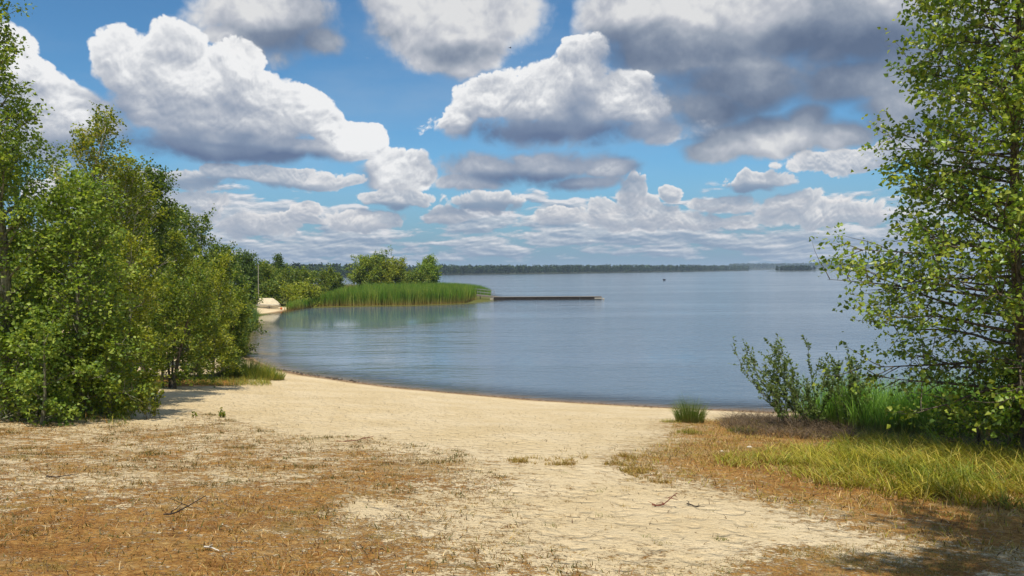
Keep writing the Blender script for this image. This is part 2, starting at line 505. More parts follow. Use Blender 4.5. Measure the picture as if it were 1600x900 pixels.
def build_ground():
    xs = np.concatenate([-np.array(geo(110, 14000, 26))[::-1], np.arange(-106, -24, 1.3), np.arange(-23, 22, 0.19), np.arange(22.5, 60, 1.5), geo(64, 14000, 30)])
    ys = np.concatenate([-np.array(geo(30, 8000, 14))[::-1], np.arange(-27, 3, 3.0), np.arange(3.2, 42, 0.19), np.arange(42.3, 175, 0.9), np.arange(177, 320, 4.0), geo(330, 16000, 30)])
    X, Y = np.meshgrid(xs, ys)
    x = X.ravel(); y = Y.ravel()
    z = height(x, y)
    dry, gr, lit, red = cover(x, y)
    s = signed(x, y, SHORE)
    v = np.stack([x, y, z], 1)
    nx, ny = len(xs), len(ys)
    i = (np.arange(ny - 1)[:, None] * nx + np.arange(nx - 1)[None, :]).ravel()
    f = np.stack([i, i + 1, i + 1 + nx, i + nx], 1)
    m, N, out = new_mat('sand_and_thatch')
    geom = N.n('ShaderNodeNewGeometry').outputs['Position']
    at = N.n('ShaderNodeVertexColor'); at.layer_name = 'Col'
    sp = N.n('ShaderNodeSeparateColor'); N.link(at.outputs[0], sp.inputs[0])
    dry_, gr_, lit_ = sp.outputs[0], sp.outputs[1], sp.outputs[2]
    at2 = N.n('ShaderNodeAttribute'); at2.attribute_name = 'shore'
    shore = at2.outputs['Fac']
    at3 = N.n('ShaderNodeAttribute'); at3.attribute_name = 'red'
    flat = N.vmath('MULTIPLY', geom, (1, 1, 0.2))
    n1 = N.noise(flat, 0.5, 5, 0.6); n2 = N.noise(flat, 5, 6, 0.65); n3 = N.noise(flat, 42, 4, 0.6); n4 = N.noise(flat, 16, 4, 0.6)
    grain = N.noise(flat, 220, 2, 0.6)
    # sand
    sand = N.mix(N.smooth(n1, 0.3, 0.7), (0.59, 0.46, 0.265, 1), (0.67, 0.545, 0.35, 1))
    sand = N.mix(N.math('MULTIPLY', N.smooth(n2, 0.45, 0.75), 0.5), sand, (0.52, 0.38, 0.205, 1))
    sand = N.mix(N.math('MULTIPLY', N.smooth(grain, 0.55, 0.75), 0.45), sand, (0.28, 0.2, 0.12, 1))
    speck = N.math('MULTIPLY', N.smooth(n3, 0.62, 0.72), 0.75)
    sand = N.mix(speck, sand, (0.16, 0.10, 0.055, 1))
    # thatch of dead grass
    fib = N.noise(N.vmath('MULTIPLY', flat, (9, 38, 20)), 3.0, 4, 0.6, dist=1.5)
    th = N.ramp(N.math('ADD', N.math('MULTIPLY', fib, 0.6), N.math('MULTIPLY', n4, 0.4)), [(0.32, (0.05, 0.025, 0.010)), (0.43, (0.27, 0.115, 0.026)), (0.52, (0.52, 0.26, 0.065)), (0.60, (0.64, 0.41, 0.14)), (0.7, (0.66, 0.50, 0.26))])
    pm = N.noise(flat, 1.3, 5, 0.65)
    th = N.mix(N.math('MULTIPLY', N.smooth(pm, 0.48, 0.62), 0.55), th, N.mix(1.0, th, (0.62, 0.50, 0.42, 1), 'MULTIPLY'))
    th = N.mix(N.math('MULTIPLY', N.smooth(N.noise(flat, 2.1, 5, 0.65), 0.54, 0.66), 0.5), th, (0.26, 0.20, 0.045, 1))
    th = N.mix(N.math('MULTIPLY', N.smooth(N.noise(flat, 0.9, 6, 0.7), 0.52, 0.66), 0.55), th, (0.60, 0.43, 0.20, 1))
    th = N.mix(N.math('MULTIPLY', at3.outputs['Fac'], 0.6), th, (0.34, 0.13, 0.04, 1))
    nb = N.math('ADD', N.math('MULTIPLY', n2, 0.34), N.math('ADD', N.math('MULTIPLY', n4, 0.36), N.math('MULTIPLY', n3, 0.30)))
    k = N.math('ADD', dry_, N.math('MULTIPLY', N.math('SUBTRACT', nb, 0.5), 4.2))
    k = N.math('MULTIPLY', N.smooth(k, 0.36, 0.70), N.smooth(dry_, 0.02, 0.2))
    c = N.mix(k, sand, th)
    # damp sand beside the water, pale crust above it
    damp = N.math('MULTIPLY', N.smooth(N.math('ADD', shore, N.math('MULTIPLY', N.math('SUBTRACT', n1, 0.5), 0.5)), 1.25, 0.35), 0.85)
    c = N.mix(damp, c, (0.22, 0.125, 0.055, 1))
    # green sward and litter
    gcol = N.ramp(n2, [(0.3, (0.05, 0.06, 0.015)), (0.5, (0.10, 0.11, 0.025)), (0.7, (0.2, 0.16, 0.05))])
    c = N.mix(N.smooth(N.math('ADD', gr_, N.math('MULTIPLY', N.math('SUBTRACT', n4, 0.5), 0.8)), 0.35, 0.7), c, gcol)
    lcol = N.ramp(N.math('ADD', N.math('MULTIPLY', fib, 0.5), N.math('MULTIPLY', n3, 0.5)), [(0.35, (0.035, 0.022, 0.012)), (0.5, (0.13, 0.085, 0.045)), (0.65, (0.27, 0.19, 0.11))])
    c = N.mix(N.smooth(lit_, 0.3, 0.7), c, lcol)
    c = N.mix(N.smooth(shore, 0.0, -2.0), c, (0.10, 0.085, 0.045, 1))
    # relief: trodden sand dimples, thatch fibres
    vd = N.n('ShaderNodeTexVoronoi'); vd.feature = 'SMOOTH_F1'
    N.link(N.vmath('MULTIPLY_ADD', N.noise(flat, 3, 2, 0.5, out=1), (0.35, 0.35, 0), flat), vd.inputs['Vector'])
    vd.inputs['Scale'].default_value = 4.5; vd.inputs['Smoothness'].default_value = 0.7
    dim = N.math('MULTIPLY', N.smooth(vd.outputs['Distance'], 0.1, 0.55), 1.0)
    hsum = N.math('ADD', N.math('MULTIPLY', dim, 0.05), N.math('MULTIPLY', n2, 0.06))
    hsum = N.math('ADD', hsum, N.math('MULTIPLY', n4, 0.06))
    hsum = N.math('ADD', hsum, N.math('MULTIPLY', N.math('MULTIPLY', fib, k), 0.03))
    hsum = N.math('ADD', hsum, N.math('MULTIPLY', n3, 0.016))
    hsum = N.math('MULTIPLY', hsum, N.lin(shore, 0.2, 2.5, 0.25, 1.0))
    nm = bump(N, hsum, 1.0, 1.0)
    b = principled(N, c, N.lin(shore, 0.1, 0.9, 0.45, 0.95), 0.15, normal=nm)
    N.link(b.outputs[0], out.inputs[0])
    o = mesh_obj('ground', v, f, m, col=np.stack([dry, gr, lit], 1), smooth=True)
    a = o.data.attributes.new('shore', 'FLOAT', 'POINT'); a.data.foreach_set('value', s.astype(np.float32))
    a = o.data.attributes.new('red', 'FLOAT', 'POINT'); a.data.foreach_set('value', red.astype(np.float32))
    tag(o, 'pale trodden sand beach with scorched brown grass sloping to the lake', kind='structure')
build_ground()

# ================================================================ lake
def build_lake():
    xs = np.concatenate([-np.array(geo(70, 14000, 24))[::-1], np.arange(-66, 34, 1.0), geo(36, 14000, 26)])
    ys = np.concatenate([np.arange(16, 60, 0.6), np.arange(61, 170, 1.5), geo(172, 16000, 34)])
    X, Y = np.meshgrid(xs, ys); x = X.ravel(); y = Y.ravel()
    s = signed(x, y, SHORE)
    v = np.stack([x, y, np.zeros_like(x)], 1)
    nx, ny = len(xs), len(ys)
    i = (np.arange(ny - 1)[:, None] * nx + np.arange(nx - 1)[None, :]).ravel()
    f = np.stack([i, i + 1, i + 1 + nx, i + nx], 1)
    keep = (s[f] < 2.5).any(1)
    f = f[keep]
    m, N, out = new_mat('lake_water')
    P = N.n('ShaderNodeNewGeometry').outputs['Position']
    at = N.n('ShaderNodeAttribute'); at.attribute_name = 'depth'
    dep = at.outputs['Fac']
    # wind ripples with calmer and rougher lanes
    lanes = N.noise(N.vmath('MULTIPLY', P, (0.010, 0.05, 1)), 1.0, 4, 0.55)
    lanes2 = N.noise(N.vmath('MULTIPLY', P, (0.002, 0.012, 1)), 1.0, 3, 0.5)
    calm = N.smooth(N.math('ADD', lanes, N.math('MULTIPLY', N.math('SUBTRACT', lanes2, 0.5), 0.6)), 0.38, 0.66)
    at2 = N.n('ShaderNodeAttribute'); at2.attribute_name = 'sheltered'
    amp = N.math('MULTIPLY', N.lin(calm, 0, 1, 0.45, 1.45), N.smooth(at2.outputs['Fac'], 0.75, 0.15))
    w1 = N.noise(N.vmath('MULTIPLY', P, (1.1, 2.3, 1)), 1.0, 3, 0.6, dist=0.6)
    w2 = N.noise(N.vmath('MULTIPLY', P, (3.2, 6.5, 1)), 1.0, 3, 0.6, dist=0.5)
    w3 = N.noise(N.vmath('MULTIPLY', P, (0.12, 0.3, 1)), 1.0, 2, 0.5)
    w4 = N.noise(N.vmath('MULTIPLY', P, (0.45, 1.3, 1)), 1.0, 2, 0.5, dist=0.5)
    h = N.math('ADD', N.math('MULTIPLY', w1, 0.04), N.math('MULTIPLY', w2, 0.014))
    h = N.math('ADD', h, N.math('MULTIPLY', w4, 0.07))
    h = N.math('ADD', h, N.math('MULTIPLY', w3, 0.12))
    h = N.math('MULTIPLY', h, N.math('ADD', amp, 0.02))
    nm = bump(N, h, 1.0, 1.0)
    deep = principled(N, (0.088, 0.135, 0.185), 0.08, 0.5, normal=nm)
    deep.inputs['IOR'].default_value = 1.33
    tr = N.n('ShaderNodeBsdfTransparent'); tr.inputs[0].default_value = (0.86, 0.86, 0.78, 1)
    gl = N.n('ShaderNodeBsdfGlossy'); gl.inputs['Roughness'].default_value = 0.05; N.link(nm, gl.inputs['Normal'])
    fr = N.n('ShaderNodeFresnel'); fr.inputs[0].default_value = 1.33; N.link(nm, fr.inputs['Normal'])
    sh = N.n('ShaderNodeMixShader'); N.link(fr.outputs[0], sh.inputs[0]); N.link(tr.outputs[0], sh.inputs[1]); N.link(gl.outputs[0], sh.inputs[2])
    mx = N.n('ShaderNodeMixShader')
    N.link(N.smooth(dep, -0.15, 3.5), mx.inputs[0]); N.link(sh.outputs[0], mx.inputs[1]); N.link(deep.outputs[0], mx.inputs[2])
    N.link(mx.outputs[0], out.inputs[0])
    o = mesh_obj('lake_water', v, f, m, smooth=True)
    a = o.data.attributes.new('depth', 'FLOAT', 'POINT'); a.data.foreach_set('value', (-s).astype(np.float32))
    cx, cy = at_z(600, 500)
    g = np.exp(-(((x - cx + 3) / 15) ** 2 + ((y - cy - 8) / 24) ** 2) ** 1.5)
    g = np.maximum(g, 0.9 * np.exp(-(((x + 28) / 8) ** 2 + ((y - 88) / 16) ** 2)))
    a = o.data.attributes.new('sheltered', 'FLOAT', 'POINT'); a.data.foreach_set('value', g.astype(np.float32))
    tag(o, 'wide blue grey lake with light wind ripples', kind='structure')
build_lake()
# ================================================================ leaf and branch geometry
def rand_unit(rg, n):
    v = rg.normal(size=(n, 3)); return v / np.linalg.norm(v, axis=1, keepdims=True)

def leaves(rg, P, size, up=0.35, droop=0.0, wid=0.42, fold=0.18, shape=0.35, D=None):
    """one folded four point leaf per position; returns verts, tris"""
    n = len(P)
    d = rand_unit(rg, n) if D is None else D + rg.normal(size=(n, 3)) * 0.45
    d[:, 2] = d[:, 2] * 0.7 - droop
    d /= np.linalg.norm(d, axis=1, keepdims=True)
    nn = rand_unit(rg, n) + np.array([0, 0, up * 2])
    nn -= (nn * d).sum(1, keepdims=True) * d
    nn /= np.linalg.norm(nn, axis=1, keepdims=True) + 1e-9
    s = np.cross(nn, d)
    L = (size * rg.uniform(0.65, 1.25, n))[:, None] if np.isscalar(size) else size[:, None]
    base = P; tip = P + d * L
    mid = P + d * L * shape
    a = mid + s * L * wid + nn * L * fold; b = mid - s * L * wid + nn * L * fold
    V = np.stack([base, a, tip, b], 1).reshape(-1, 3)
    i = np.arange(n) * 4
    F = np.concatenate([np.stack([i, i + 1, i + 2], 1), np.stack([i, i + 2, i + 3], 1)])
    return V, F

def leaf_cols(rg, n, pal, per=4, jit=0.16):
    pal = np.array(pal)
    k = rg.integers(0, len(pal), n)
    c = pal[k] * (1 + rg.normal(size=(n, 1)) * jit)
    return np.repeat(np.clip(c, 0.003, 0.9), per, axis=0)

def tube(pts, r0, r1, sides=5):
    pts = np.asarray(pts, float); n = len(pts)
    T = np.gradient(pts, axis=0); T /= np.linalg.norm(T, axis=1, keepdims=True) + 1e-9
    ref = np.array([0.31, 0.77, 0.2]) if abs(T[0][2]) > 0.6 else np.array([0, 0, 1.0])
    A = np.cross(T, ref); A /= np.linalg.norm(A, axis=1, keepdims=True) + 1e-9
    B = np.cross(T, A)
    r = (r0 + (r1 - r0) * np.linspace(0, 1, n))[:, None, None] if np.isscalar(r0) else np.asarray(r0)[:, None, None]
    th = np.linspace(0, 2 * math.pi, sides, endpoint=False)
    ring = A[:, None] * np.cos(th)[None, :, None] + B[:, None] * np.sin(th)[None, :, None]
    V = (pts[:, None] + ring * r).reshape(-1, 3)
    F = []
    for i in range(n - 1):
        for j in range(sides):
            a = i * sides + j; b = i * sides + (j + 1) % sides
            F.append((a, b, b + sides, a + sides))
    return V, np.array(F)

class Acc:
    def __init__(self): self.V = []; self.F = []; self.C = []; self.n = 0
    def add(self, V, F, C=None):
        self.V.append(V); self.F.append(F + self.n); self.n += len(V)
        if C is not None: self.C.append(np.broadcast_to(C, (len(V), 3)) if np.ndim(C) == 1 else C)
    def obj(self, name, mat, parent=None, smooth=False):
        return mesh_obj(name, np.concatenate(self.V), np.concatenate(self.F), mat, parent, np.concatenate(self.C) if self.C else None, smooth)

M_LEAF = leaf_mat('leaf_green', 0.48)
M_LEAF_GLOSS = leaf_mat('leaf_poplar', 0.45, rough=0.36, spec=0.5)
M_BLADE = leaf_mat('grass_blade', 0.35, rough=0.5)
M_REED = leaf_mat('reed_blade', 0.35, rough=0.5)
M_FAR = leaf_mat('far_foliage', 0.1, rough=0.9, spec=0.1)

def bark_mat(name, col, dark, scale=9, birch=False):
    m, N, out = new_mat(name)
    tc = N.n('ShaderNodeTexCoord').outputs['Object']
    if birch:
        v = N.vmath('MULTIPLY', tc, (3, 3, 16))
        k = N.smooth(N.noise(v, 1.6, 4, 0.6), 0.56, 0.66)
    else:
        v = N.vmath('MULTIPLY', tc, (6, 6, 1.2))
        k = N.smooth(N.noise(v, scale * 0.5, 5, 0.65), 0.4, 0.65)
    c = N.mix(k, (*col, 1), (*dark, 1))
    nm = bump(N, k, 0.6, 0.02)
    b = principled(N, c, 0.85, 0.2, normal=nm)
    N.link(b.outputs[0], out.inputs[0])
    return m
M_BARK = bark_mat('bark_grey', (0.17, 0.14, 0.10), (0.05, 0.04, 0.028))
M_BIRCH = bark_mat('bark_birch', (0.55, 0.50, 0.42), (0.09, 0.07, 0.05), birch=True)
M_ASPEN = bark_mat('bark_aspen', (0.30, 0.29, 0.20), (0.10, 0.09, 0.05))
M_DARKBARK = bark_mat('bark_dark', (0.075, 0.055, 0.045), (0.025, 0.02, 0.018))

# ================================================================ far shore
FAR = [(300,438.5,421),(440,435.5,420),(535,433.5,418.5),(600,431.3,418),(650,430.3,416.5),(690,429.8,413),(715,429.5,414.5),(740,429.2,415),(800,428.5,414.5),(900,427.2,414.3),(1000,425.7,414.2),(1080,424.6,414),(1130,423.6,413.8),(1170,422.9,413.5)]
def horizon(px): return 423.5 - 0.00873 * (px - 800)

def build_far():
    rg = np.random.default_rng(5)
    pxs = np.array([p[0] for p in FAR], float)
    ysh = np.interp(np.arange(300, 1171, 5), pxs, [p[1] for p in FAR])
    ytp = np.interp(np.arange(300, 1171, 5), pxs, [p[2] for p in FAR])
    px = np.arange(300, 1171, 5).astype(float)
    d = CAM_H * F_PX / (ysh - horizon(px))
    d = d * (1 + 0.03 * vnoise(px, px * 0, 0.08, 4, 3))
    x = (px - 800) / F_PX * d
    top = CAM_H + (horizon(px) - ytp) / F_PX * (d + 260) + 0.0
    # land strip rising behind the shore
    rows = [-6, 0, 8, 60, 160, 260, 420]
    V = []
    for k, r in enumerate(rows):
        hh = [-1.0, 0.15, 0.9, 2.0, 0, 0, 0][k]
        z = np.full_like(d, hh)
        if k >= 3: z = np.maximum(1.5, (top - 13.0) * min(1.0, r / 260.0))
        sx = (d + r) / d
        V.append(np.stack([x * sx, d + r, z], 1))
    n = len(px)
    V = np.concatenate(V)
    F = [(a * n + i, a * n + i + 1, (a + 1) * n + i + 1, (a + 1) * n + i) for a in range(len(rows) - 1) for i in range(n - 1)]
    mg = simple_mat('far_shore_ground', (0.045, 0.055, 0.03), 0.9, 0.3, 0.02)
    o = mesh_obj('far_shore', V, F, mg, smooth=True)
    tag(o, 'low wooded hills along the far side of the lake', kind='structure')
    # farther shore to the right, behind the island
    px2 = np.arange(1140, 1900, 12).astype(float)
    d2 = np.full_like(px2, 3600.0); x2 = (px2 - 800) / F_PX * d2
    top2 = CAM_H + (horizon(px2) - np.interp(px2, [1140, 1200, 1250, 1300, 1340, 1600], [413.2, 412.6, 412.3, 410.8, 410.6, 411])) / F_PX * 3900
    V = []
    for k, r in enumerate([-10, 0, 20, 300, 700]):
        z = np.full_like(d2, [-1, 0.2, 2, 0, 0][k])
        if k >= 3: z = top2 - 14
        V.append(np.stack([x2 * (d2 + r) / d2, d2 + r, z], 1))
    n2 = len(px2); V = np.concatenate(V)
    F = [(a * n2 + i, a * n2 + i + 1, (a + 1) * n2 + i + 1, (a + 1) * n2 + i) for a in range(4) for i in range(n2 - 1)]
    o = mesh_obj('distant_hills', V, F, mg, smooth=True)
    tag(o, 'hazy blue wooded hills beyond the island', kind='structure')

    def forest(name, label, tx, ty, tz, hgt, per, cards, pal, seed):
        rg = np.random.default_rng(seed)
        n = len(tx)
        N_ = n * cards
        idx = np.repeat(np.arange(n), cards)
        h = hgt[idx]
        u = rg.uniform(0.12, 1.0, N_)
        conif = (rg.random(n) < 0.45)[idx]
        rad = np.where(conif, (1 - u) * 0.24 + 0.03, np.sqrt(np.clip(1 - ((u - 0.55) / 0.5) ** 2, 0.02, 1)) * 0.27) * h
        a = rg.uniform(0, 2 * math.pi, N_); rr = rad * np.sqrt(rg.uniform(0.35, 1, N_))
        P = np.stack([tx[idx] + np.cos(a) * rr, ty[idx] + np.sin(a) * rr, tz[idx] + u * h], 1)
        V, F = leaves(rg, P, h * per, up=0.5, wid=0.5, fold=0.25, shape=0.5)
        tc = np.array(pal)[rg.integers(0, len(pal), n)] * (1 + rg.normal(size=(n, 1)) * 0.18)
        tc[conif[::cards]] *= 0.62
        C = np.repeat(np.clip(tc[idx] * (1 + rg.normal(size=(N_, 1)) * 0.15), 0.002, 1), 4, axis=0)
        o = mesh_obj(name, V, F, M_FAR, col=C)
        tag(o, label, 'wood', kind='stuff')
    PAL = [(0.035, 0.065, 0.026), (0.05, 0.085, 0.032), (0.075, 0.11, 0.042), (0.028, 0.052, 0.028)]
    # rows: many along the shore line, the rest on the rise behind
    m = 4200
    q = rg.uniform(0, len(px) - 1.001, m)
    q = np.sort(q)
    back = np.where(rg.random(m) < 0.4, rg.uniform(4, 25, m), rg.uniform(25, 300, m) ** 1.0)
    dd = np.interp(q, np.arange(n), d); xx = np.interp(q, np.arange(n), x); tt = np.interp(q, np.arange(n), top)
    sx = (dd + back) / dd
    gz = np.where(back < 60, 1.0 + back / 60, np.maximum(1.5, (tt - 13.0) * np.minimum(1, back / 260)))
    hg = rg.uniform(7.5, 13.5, m) * np.where(back < 30, np.interp(dd, [700, 1000, 1400], [0.62, 0.8, 1.0]), 1.0)
    forest('far_wood', 'dark green mixed wood covering the far shore of the lake', xx * sx, dd + back, gz, hg, 0.20, 22, PAL, 11)
    m = 3400
    q = rg.uniform(0, n2 - 1.001, m)
    back = rg.uniform(5, 600, m); xx = np.interp(q, np.arange(n2), x2); tt = np.interp(q, np.arange(n2), top2)
    forest('distant_wood', 'blue tinged wood on the most distant shore', xx * (3600 + back) / 3600, 3600 + back, np.where(back < 200, 2 + back / 300 * (tt - 14), tt - 14), rg.uniform(12, 18, m), 0.34, 12, PAL, 12)
    # island
    di = 1480.0
    xi0 = (1213 - 800) / F_PX * di; xi1 = (1287 - 800) / F_PX * di
    t = np.linspace(0, 2 * math.pi, 40, endpoint=False)
    cx, rx = (xi0 + xi1) / 2 + 8, (xi1 - xi0) / 2 + 18
    rim = lambda k, z: np.stack([cx + np.cos(t) * rx * k * (1 + 0.06 * np.sin(3 * t)), di + 22 + np.sin(t) * 22 * k, np.full(40, z)], 1)
    V = np.concatenate([rim(1.05, -1), rim(1, 0.12), rim(0.85, 0.8), rim(0.3, 1.2), [[cx, di + 22, 1.3]]])
    F = [(a * 40 + i, a * 40 + (i + 1) % 40, (a + 1) * 40 + (i + 1) % 40, (a + 1) * 40 + i) for a in range(3) for i in range(40)] + [(120 + i, 120 + (i + 1) % 40, 160) for i in range(40)]
    o = mesh_obj('island', V, F, mg, smooth=True)
    tag(o, 'small low wooded island far out on the right', kind='structure')
    m = 130
    a = rg.uniform(0, 2 * math.pi, m); r = np.sqrt(rg.uniform(0, 1, m)) * 0.85
    tx = cx - 8 + np.cos(a) * r * (rx - 18); ty = di + 22 + np.sin(a) * r * 18
    ht = rg.uniform(7.5, 10.5, m) * (1 - 0.35 * np.abs((tx - cx + 8) / (rx - 15)) ** 3)
    forest('island_wood', 'dark trees crowded on the small island', tx, ty, np.full(m, 0.8), ht, 0.2, 40, PAL[:2] + [PAL[3]], 13)
build_far()
# ================================================================ trees
def hz(x, y): return float(height(np.array([x]), np.array([y]))[0])
def pos(px, d):
    x = (px - 800) / F_PX * d
    return x, d, hz(x, d)
def z_at(px, py, d): return at_d(px, py, d)[2]

def grow(rg, p0, d0, L, n, wig, lift):
    P = [np.array(p0, float)]; d = np.array(d0, float); d /= np.linalg.norm(d)
    st = L / n
    for _ in range(n):
        d = d + rg.normal(size=3) * wig + np.array([0, 0, lift])
        d /= np.linalg.norm(d)
        P.append(P[-1] + d * st)
    return np.array(P)

def prof(points):
    a = np.array(points, float)
    return lambda t: float(np.interp(t, a[:, 0], a[:, 1]))

def tree(name, label, cat, group, px, d, top_py, half, pal, seed, leaf=0.08, nleaf=9000, nprim=40, nsec=7, stems=1, shape=None,
         bark=None, t0=0.12, lift=0.06, elev=0.5, r0=None, lean=(0, 0), mat=None, spread=0.0, twigs=3, indiv=0, cluster=0.22,
         droop=0.1, sides=6, base=None, splay=0.25, topz=None, fatal=None, wid=0.42, lshape=0.35, keep=None, bare=0, radius=None, egain=0.45):
    """one tree or bush standing at the given spot, crown reaching the given height"""
    rg = np.random.default_rng(seed)
    bx, by, bz = pos(px, d) if base is None else (base[0], base[1], hz(*base))
    H = (z_at(px, top_py, d) if topz is None else topz) - bz
    R = radius or half / F_PX * d
    shape = shape or prof([(0, 0.5), (0.25, 1.0), (0.5, 0.9), (0.8, 0.5), (1, 0.08)])
    root = empty(name, (bx, by, bz))
    tag(root, label, cat, group)
    bark = bark or M_BARK
    r0 = r0 or 0.012 * H + 0.02
    trunkA = Acc(); brA = Acc(); LP = []; LD = []
    for s in range(stems):
        a = rg.uniform(0, 2 * math.pi) if stems > 1 else 0
        off = np.array([math.cos(a), math.sin(a), 0]) * (spread * rg.uniform(0.2, 1) if stems > 1 else 0)
        hs = H * (1 if s == 0 else rg.uniform(0.65, 0.95))
        dirn = np.array([lean[0], lean[1], 1.0]) + off * splay / max(spread, 0.01)
        off[2] = -0.15 if stems == 1 else hz(bx + off[0], by + off[1]) - bz - 0.12
        n = 14
        T = grow(rg, off, dirn, hs * 1.0, n, 0.035, 0.01)
        T[:, 2] = off[2] + (T[:, 2] - off[2]) * (hs - off[2]) / (T[-1, 2] - off[2])
        rr = r0 * (1 if s == 0 else 0.7) * (1 - np.linspace(0, 1, n + 1) ** 1.1 * 0.92)
        rr[0] *= 1.35
        V, F = tube(T, rr, None, sides); trunkA.add(V, F)
        npr = max(4, int(nprim / stems * (1.3 if s == 0 else 1)))
        for i in range(npr):
            t = t0 + (1 - t0) * ((i + rg.uniform(0, 1)) / npr) ** 0.9
            k = min(int(t * n), n - 1); fr = t * n - k
            p = T[k] * (1 - fr) + T[k + 1] * fr
            az = i * 2.399 + rg.uniform(-0.5, 0.5)
            # crown radius seen from the tree's own axis
            L = max(0.12, R * shape(t) * rg.uniform(0.72, 1.12))
            if stems > 1: L = max(0.12, L - np.linalg.norm(p[:2]) * 0.6 * max(0, math.cos(az - math.atan2(p[1], p[0] + 1e-6))))
            el = elev + t * egain + rg.uniform(-0.15, 0.15)
            dd = np.array([math.cos(az) * math.cos(el), math.sin(az) * math.cos(el), math.sin(el)])
            B = grow(rg, p, dd, L / max(0.35, math.cos(el)), 6, 0.09, lift * 0.3 - 0.03 * (1 - t))
            w = rr[k] * 0.34
            V, F = tube(B, w, 0.004, 4); brA.add(V, F)
            ns = max(2, int(nsec * (0.4 + L / R)))
            for j in range(ns):
                u = 0.2 + 0.8 * (j + rg.uniform(0, 1)) / ns
                q = u * 6; kk = min(int(q), 5); pp = B[kk] + (B[kk + 1] - B[kk]) * (q - kk)
                ax = B[kk + 1] - B[kk]; ax /= np.linalg.norm(ax)
                sd = ax * 0.7 + rg.normal(size=3) * 0.62 + np.array([0, 0, 0.12])
                L2 = (0.22 + 0.35 * (1 - u)) * L * rg.uniform(0.6, 1.2) + cluster * 0.5
                S = grow(rg, pp, sd, L2, 4, 0.14, 0.04)
                V, F = tube(S, w * 0.3 + 0.002, 0.002, 3); brA.add(V, F)
                if bare and t < bare: continue
                for g in range(twigs):
                    uu = rg.uniform(0.15, 1); q2 = uu * 4; k2 = min(int(q2), 3)
                    p3 = S[k2] + (S[k2 + 1] - S[k2]) * (q2 - k2)
                    d3 = (S[k2 + 1] - S[k2]); d3 /= np.linalg.norm(d3)
                    d3 = d3 * 0.7 + rg.normal(size=3) * 0.6
                    d3 /= np.linalg.norm(d3)
                    LP.append((p3, d3, cluster * rg.uniform(0.6, 1.5)))
    # leaves along the twigs
    m = len(LP)
    per = max(1, int(round(nleaf / m)))
    p3 = np.repeat(np.array([a[0] for a in LP]), per, 0); d3 = np.repeat(np.array([a[1] for a in LP]), per, 0); l3 = np.repeat(np.array([a[2] for a in LP]), per)
    N_ = len(p3)
    uu = rg.uniform(0, 1, N_)
    P = p3 + d3 * (l3 * uu)[:, None] + rg.normal(size=(N_, 3)) * leaf * 0.75
    g = height(P[:, 0] + bx, P[:, 1] + by) - bz + 0.03
    ok = P[:, 2] > g
    P = P[ok]; d3 = d3[ok]
    sz = leaf * rg.uniform(0.65, 1.25, len(P))
    V, F = leaves(rg, P, sz, up=0.35, droop=droop, D=d3 * 0.5, wid=wid, shape=lshape)
    # clump to clump colour change
    cl = rg.integers(0, len(pal), m); cl = np.repeat(cl, per)[ok]
    mixk = rg.random(len(P)) < 0.5
    kk = np.where(mixk, cl, rg.integers(0, len(pal), len(P)))
    C = np.array(pal)[kk] * (1 + rg.normal(size=(len(P), 1)) * 0.15)
    C = np.clip(C, 0.004, 0.9)
    mat = mat or M_LEAF
    trunkA.obj('trunk', bark, root, True)
    b = brA.obj('branches', bark, root); b['kind'] = 'stuff'
    if indiv:
        # the leaves that show largest are objects of their own
        W = P + np.array([bx, by, bz])
        dist = np.linalg.norm(W - np.array([0, 0, CAM_H]), axis=1)
        pxx = 800 + F_PX * W[:, 0] / W[:, 1]
        score = dist / sz * 0.1 + np.where((pxx < 1590) & (W[:, 2] < CAM_H + 0.33 * dist), 0, 100)
        pick = np.argsort(score)[:indiv]
        me = None
        keepm = np.ones(len(P), bool); keepm[pick] = False
        V4 = V.reshape(-1, 4, 3)
        bank = []
        for q in range(12):
            c4 = C[pick[q]]
            mm = bpy.data.meshes.new('leaf')
            mm.from_pydata([(0, 0, 0), (lshape, wid, 0.18), (1, 0, 0), (lshape, -wid, 0.18)], [], [(0, 1, 2), (0, 2, 3)])
            a = mm.color_attributes.new('Col', 'FLOAT_COLOR', 'POINT')
            a.data.foreach_set('color', np.tile(np.append(c4, 1.0), 4).astype(np.float32))
            mm.materials.append(mat); bank.append(mm)
        for q, i in enumerate(pick):
            v4 = V4[i]
            dx = v4[2] - v4[0]; Ls = float(np.linalg.norm(dx)); dx = dx / Ls
            sy = v4[1] - v4[3]; sy = sy - dx * float(sy @ dx); sy = sy / (np.linalg.norm(sy) + 1e-9)
            nz = np.cross(dx, sy)
            lo = bpy.data.objects.new('leaf', bank[q % 12]); COL.objects.link(lo); lo.parent = root
            lo.matrix_local = Matrix([[dx[0] * Ls, sy[0] * Ls, nz[0] * Ls, v4[0][0]], [dx[1] * Ls, sy[1] * Ls, nz[1] * Ls, v4[0][1]], [dx[2] * Ls, sy[2] * Ls, nz[2] * Ls, v4[0][2]], [0, 0, 0, 1]])
        P = P[keepm]; C = C[keepm]
        V = V4[keepm].reshape(-1, 3); nL = len(P); i = np.arange(nL) * 4
        F = np.concatenate([np.stack([i, i + 1, i + 2], 1), np.stack([i, i + 2, i + 3], 1)])
    f = mesh_obj('foliage', V, F, mat, root, np.repeat(C, 4, 0)); f['kind'] = 'stuff'
    return root

